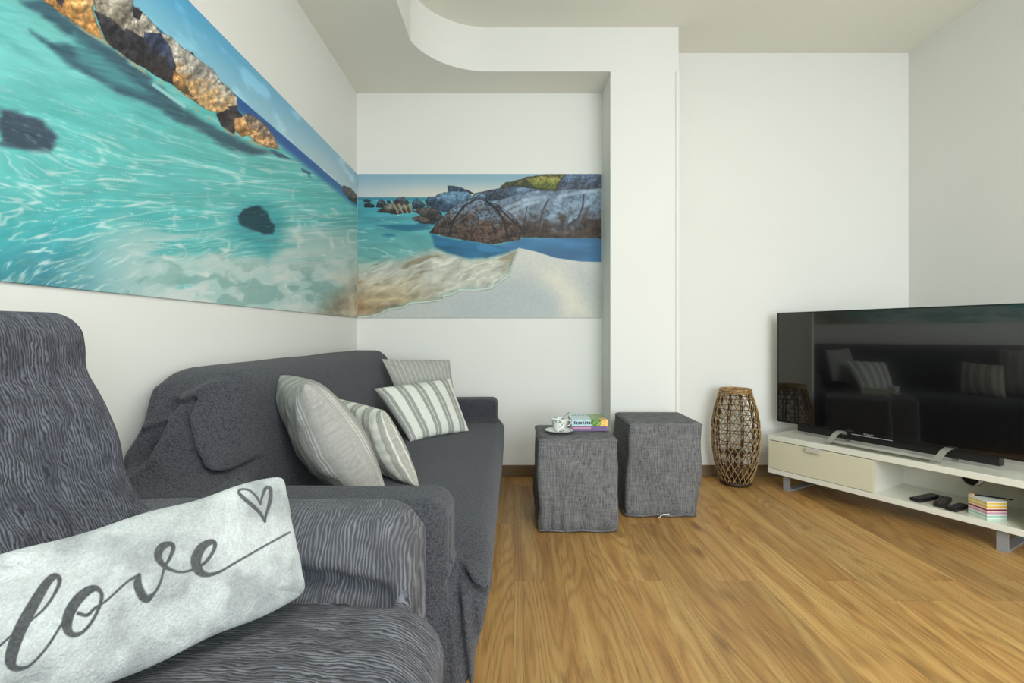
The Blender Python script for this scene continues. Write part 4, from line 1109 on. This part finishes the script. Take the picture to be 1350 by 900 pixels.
# striped block of note paper
NB = Vector((2.257, 2.345, zs_))
nb = empty('note_block', NB, 'cube of note paper in pastel stripes on the cabinet shelf, pencil on top', 'note block')
cols = [(186, 214, 200), (226, 226, 214), (150, 200, 180), (222, 226, 216), (198, 150, 176), (226, 196, 190), (134, 40, 62), (232, 214, 196), (232, 182, 60), (228, 222, 196), (226, 196, 80), (222, 224, 220)]
hz = .0075; s = .047
for i, c in enumerate(cols):
    obj('paper_band', box(-s, s, -s, s, i*hz, (i+1)*hz), mat('note_paper', L4(*c), .8), nb)
pen = empty('pencil', NB+Vector((.022, .005, hz*len(cols)+.0042)), 'black pencil with gold band lying across the note block', 'pencil', rz=math.atan2(-.08, .12))
b = bmesh.new(); tube(b, [(-.058, 0, 0), (.062, 0, 0)], .004, 6); obj('shaft', b, M_black, pen)
b = bmesh.new(); tube(b, [(-.082, 0, 0), (-.058, 0, 0)], [.0012, .004], 8); obj('sharpened_tip', b, mat('pencil_wood', L4(214, 164, 100), .6), pen)
b = bmesh.new(); tube(b, [(.050, 0, 0), (.060, 0, 0)], .0045, 10); obj('band', b, mat('gold_band', L4(200, 140, 70), .35, metal=.6), pen)
b = bmesh.new(); tube(b, [(.062, 0, 0), (.075, 0, 0)], [.004, .003], 10); obj('eraser', b, M_black, pen)
# ------------------------------------------------------------------ television
T0 = Vector((1.795, 3.345, 0)); tv_d = Vector((.47, -.883, 0)).normalized(); trz = math.atan2(tv_d.y, tv_d.x)
tv = empty('television', T0+Vector((0, 0, zt)), 'large black flat-screen television with silver arched feet on the white low cabinet', 'television', rz=trz)
WT, z0, z1 = 1.30, .408-zt, 1.143-zt
obj('housing', box(0, WT, .004, .030, z0, z1), M_black, tv, bevel=.003)
b = bmesh.new(); fr = .009
bx(b, 0, WT, -.002, .006, z1-fr*.8, z1); bx(b, 0, fr, -.002, .006, z0, z1); bx(b, WT-fr, WT, -.002, .006, z0, z1); bx(b, 0, WT, -.002, .006, z0, z0+.014)
obj('bezel', b, M_frame, tv, bevel=.001)
obj('screen', box(fr, WT-fr, 0, .004, z0+.014, z1-fr*.8), M_screen, tv)
obj('rear_bulge', box(.12, 1.18, .030, .062, z0, z0+.40), M_black, tv, bevel=.01)
obj('speaker_bar', box(.135, 1.125, .006, .055, z0-.042, z0+.002), M_black, tv, bevel=.004)
me = text_mesh('SONY', .016, .0002)
o = link('brand_lettering', me, M_grey, tv); o.location = (.56, -.0028, z0+.0075); o.rotation_euler = (PI/2, 0, 0); o.scale = (1.25, .75, 1)
obj('light_strip', box(.47, .68, -.0045, -.0015, z0-.004, z0-.001), M_grey, tv)
# stand : bar along the cabinet front, two arched straps (in cabinet coordinates, then brought to the tv frame)
inv = (Matrix.Translation(T0+Vector((0, 0, zt))) @ Matrix.Rotation(trz, 4, 'Z')).inverted() @ (Matrix.Translation(C0) @ Matrix.Rotation(rz, 4, 'Z'))
b = bmesh.new(); bx(b, .335, .875, .026, .066, zt+.0005, zt+.007, inv); obj('stand_bar', b, mat('dark_silver', L4(122, 119, 106), .4, metal=.3), tv, bevel=.001)
for s0, sl in ((.335, 1), (.845, 1)):
    b = bmesh.new(); prof = [(.026, .001), (.040, .006), (.062, .030), (.085, .055), (.105, .066), (.125, .068), (.150, .062), (.172, .044), (.19, .022), (.205, .002)]
    w = .030; L = len(prof); th = .007
    rings = []
    for i, (y, z) in enumerate(prof):
        a = prof[max(i-1, 0)]; c = prof[min(i+1, L-1)]; t = Vector((0, c[0]-a[0], c[1]-a[1])).normalized(); nn = Vector((0, -t.z, t.y))
        p = Vector((0, y, zt+max(z, .001)))
        sh = .03*min(1, max(0, (y-.026)/.08))*sl
        rings.append([b.verts.new(inv @ (p+Vector((s0+sh+dx, 0, 0))+nn*dn)) for dx, dn in ((0, 0), (w, 0), (w, th), (0, th))])
    for A, B in zip(rings, rings[1:]):
        for i in range(4): b.faces.new((A[i], A[(i+1) % 4], B[(i+1) % 4], B[i]))
    b.faces.new(rings[0]); b.faces.new(rings[-1][::-1])
    obj('stand_foot', b, M_silver, tv, bevel=.001)

# ------------------------------------------------------------------ light
def area(name, loc_, rot, sx, sy, power, col=(1, 1, 1)):
    l = bpy.data.lights.new(name, 'AREA'); l.shape = 'RECTANGLE'; l.size = sx; l.size_y = sy; l.energy = power; l.color = col
    o = bpy.data.objects.new(name, l); C.objects.link(o); o.location = loc_; o.rotation_euler = rot; return o
area('window_daylight', ((WX0+WX1)/2, YF-.12, (WZ0+WZ1)/2), (PI/2, 0, 0), WX1-WX0, WZ1-WZ0, 116, (.90, 1.0, 1.09))
area('ceiling_fill', (.75, -.7, ZC-.03), (0, 0, 0), 1.1, 1.1, 62, (.95, .985, .96))  # added fill light under the ceiling, without any fixture
w = bpy.data.worlds.new('world'); S.world = w; w.use_nodes = True
w.node_tree.nodes['Background'].inputs[0].default_value = (.9, .95, 1, 1); w.node_tree.nodes['Background'].inputs[1].default_value = 1.0

# ------------------------------------------------------------------ camera
cam = bpy.data.cameras.new('camera'); co = bpy.data.objects.new('camera', cam); C.objects.link(co)
cam.sensor_width = 36; cam.lens = F/1350*36; co.location = (0, 0, 1); co.rotation_euler = (PI/2, 0, 0)
cam.shift_x = -1/1350; cam.shift_y = -10/1350; cam.clip_start = .02
S.camera = co
S.view_settings.view_transform = 'Standard'; S.view_settings.look = 'None'; S.view_settings.gamma = 1; S.view_settings.use_curve_mapping = False
S.view_settings.exposure = 0.08
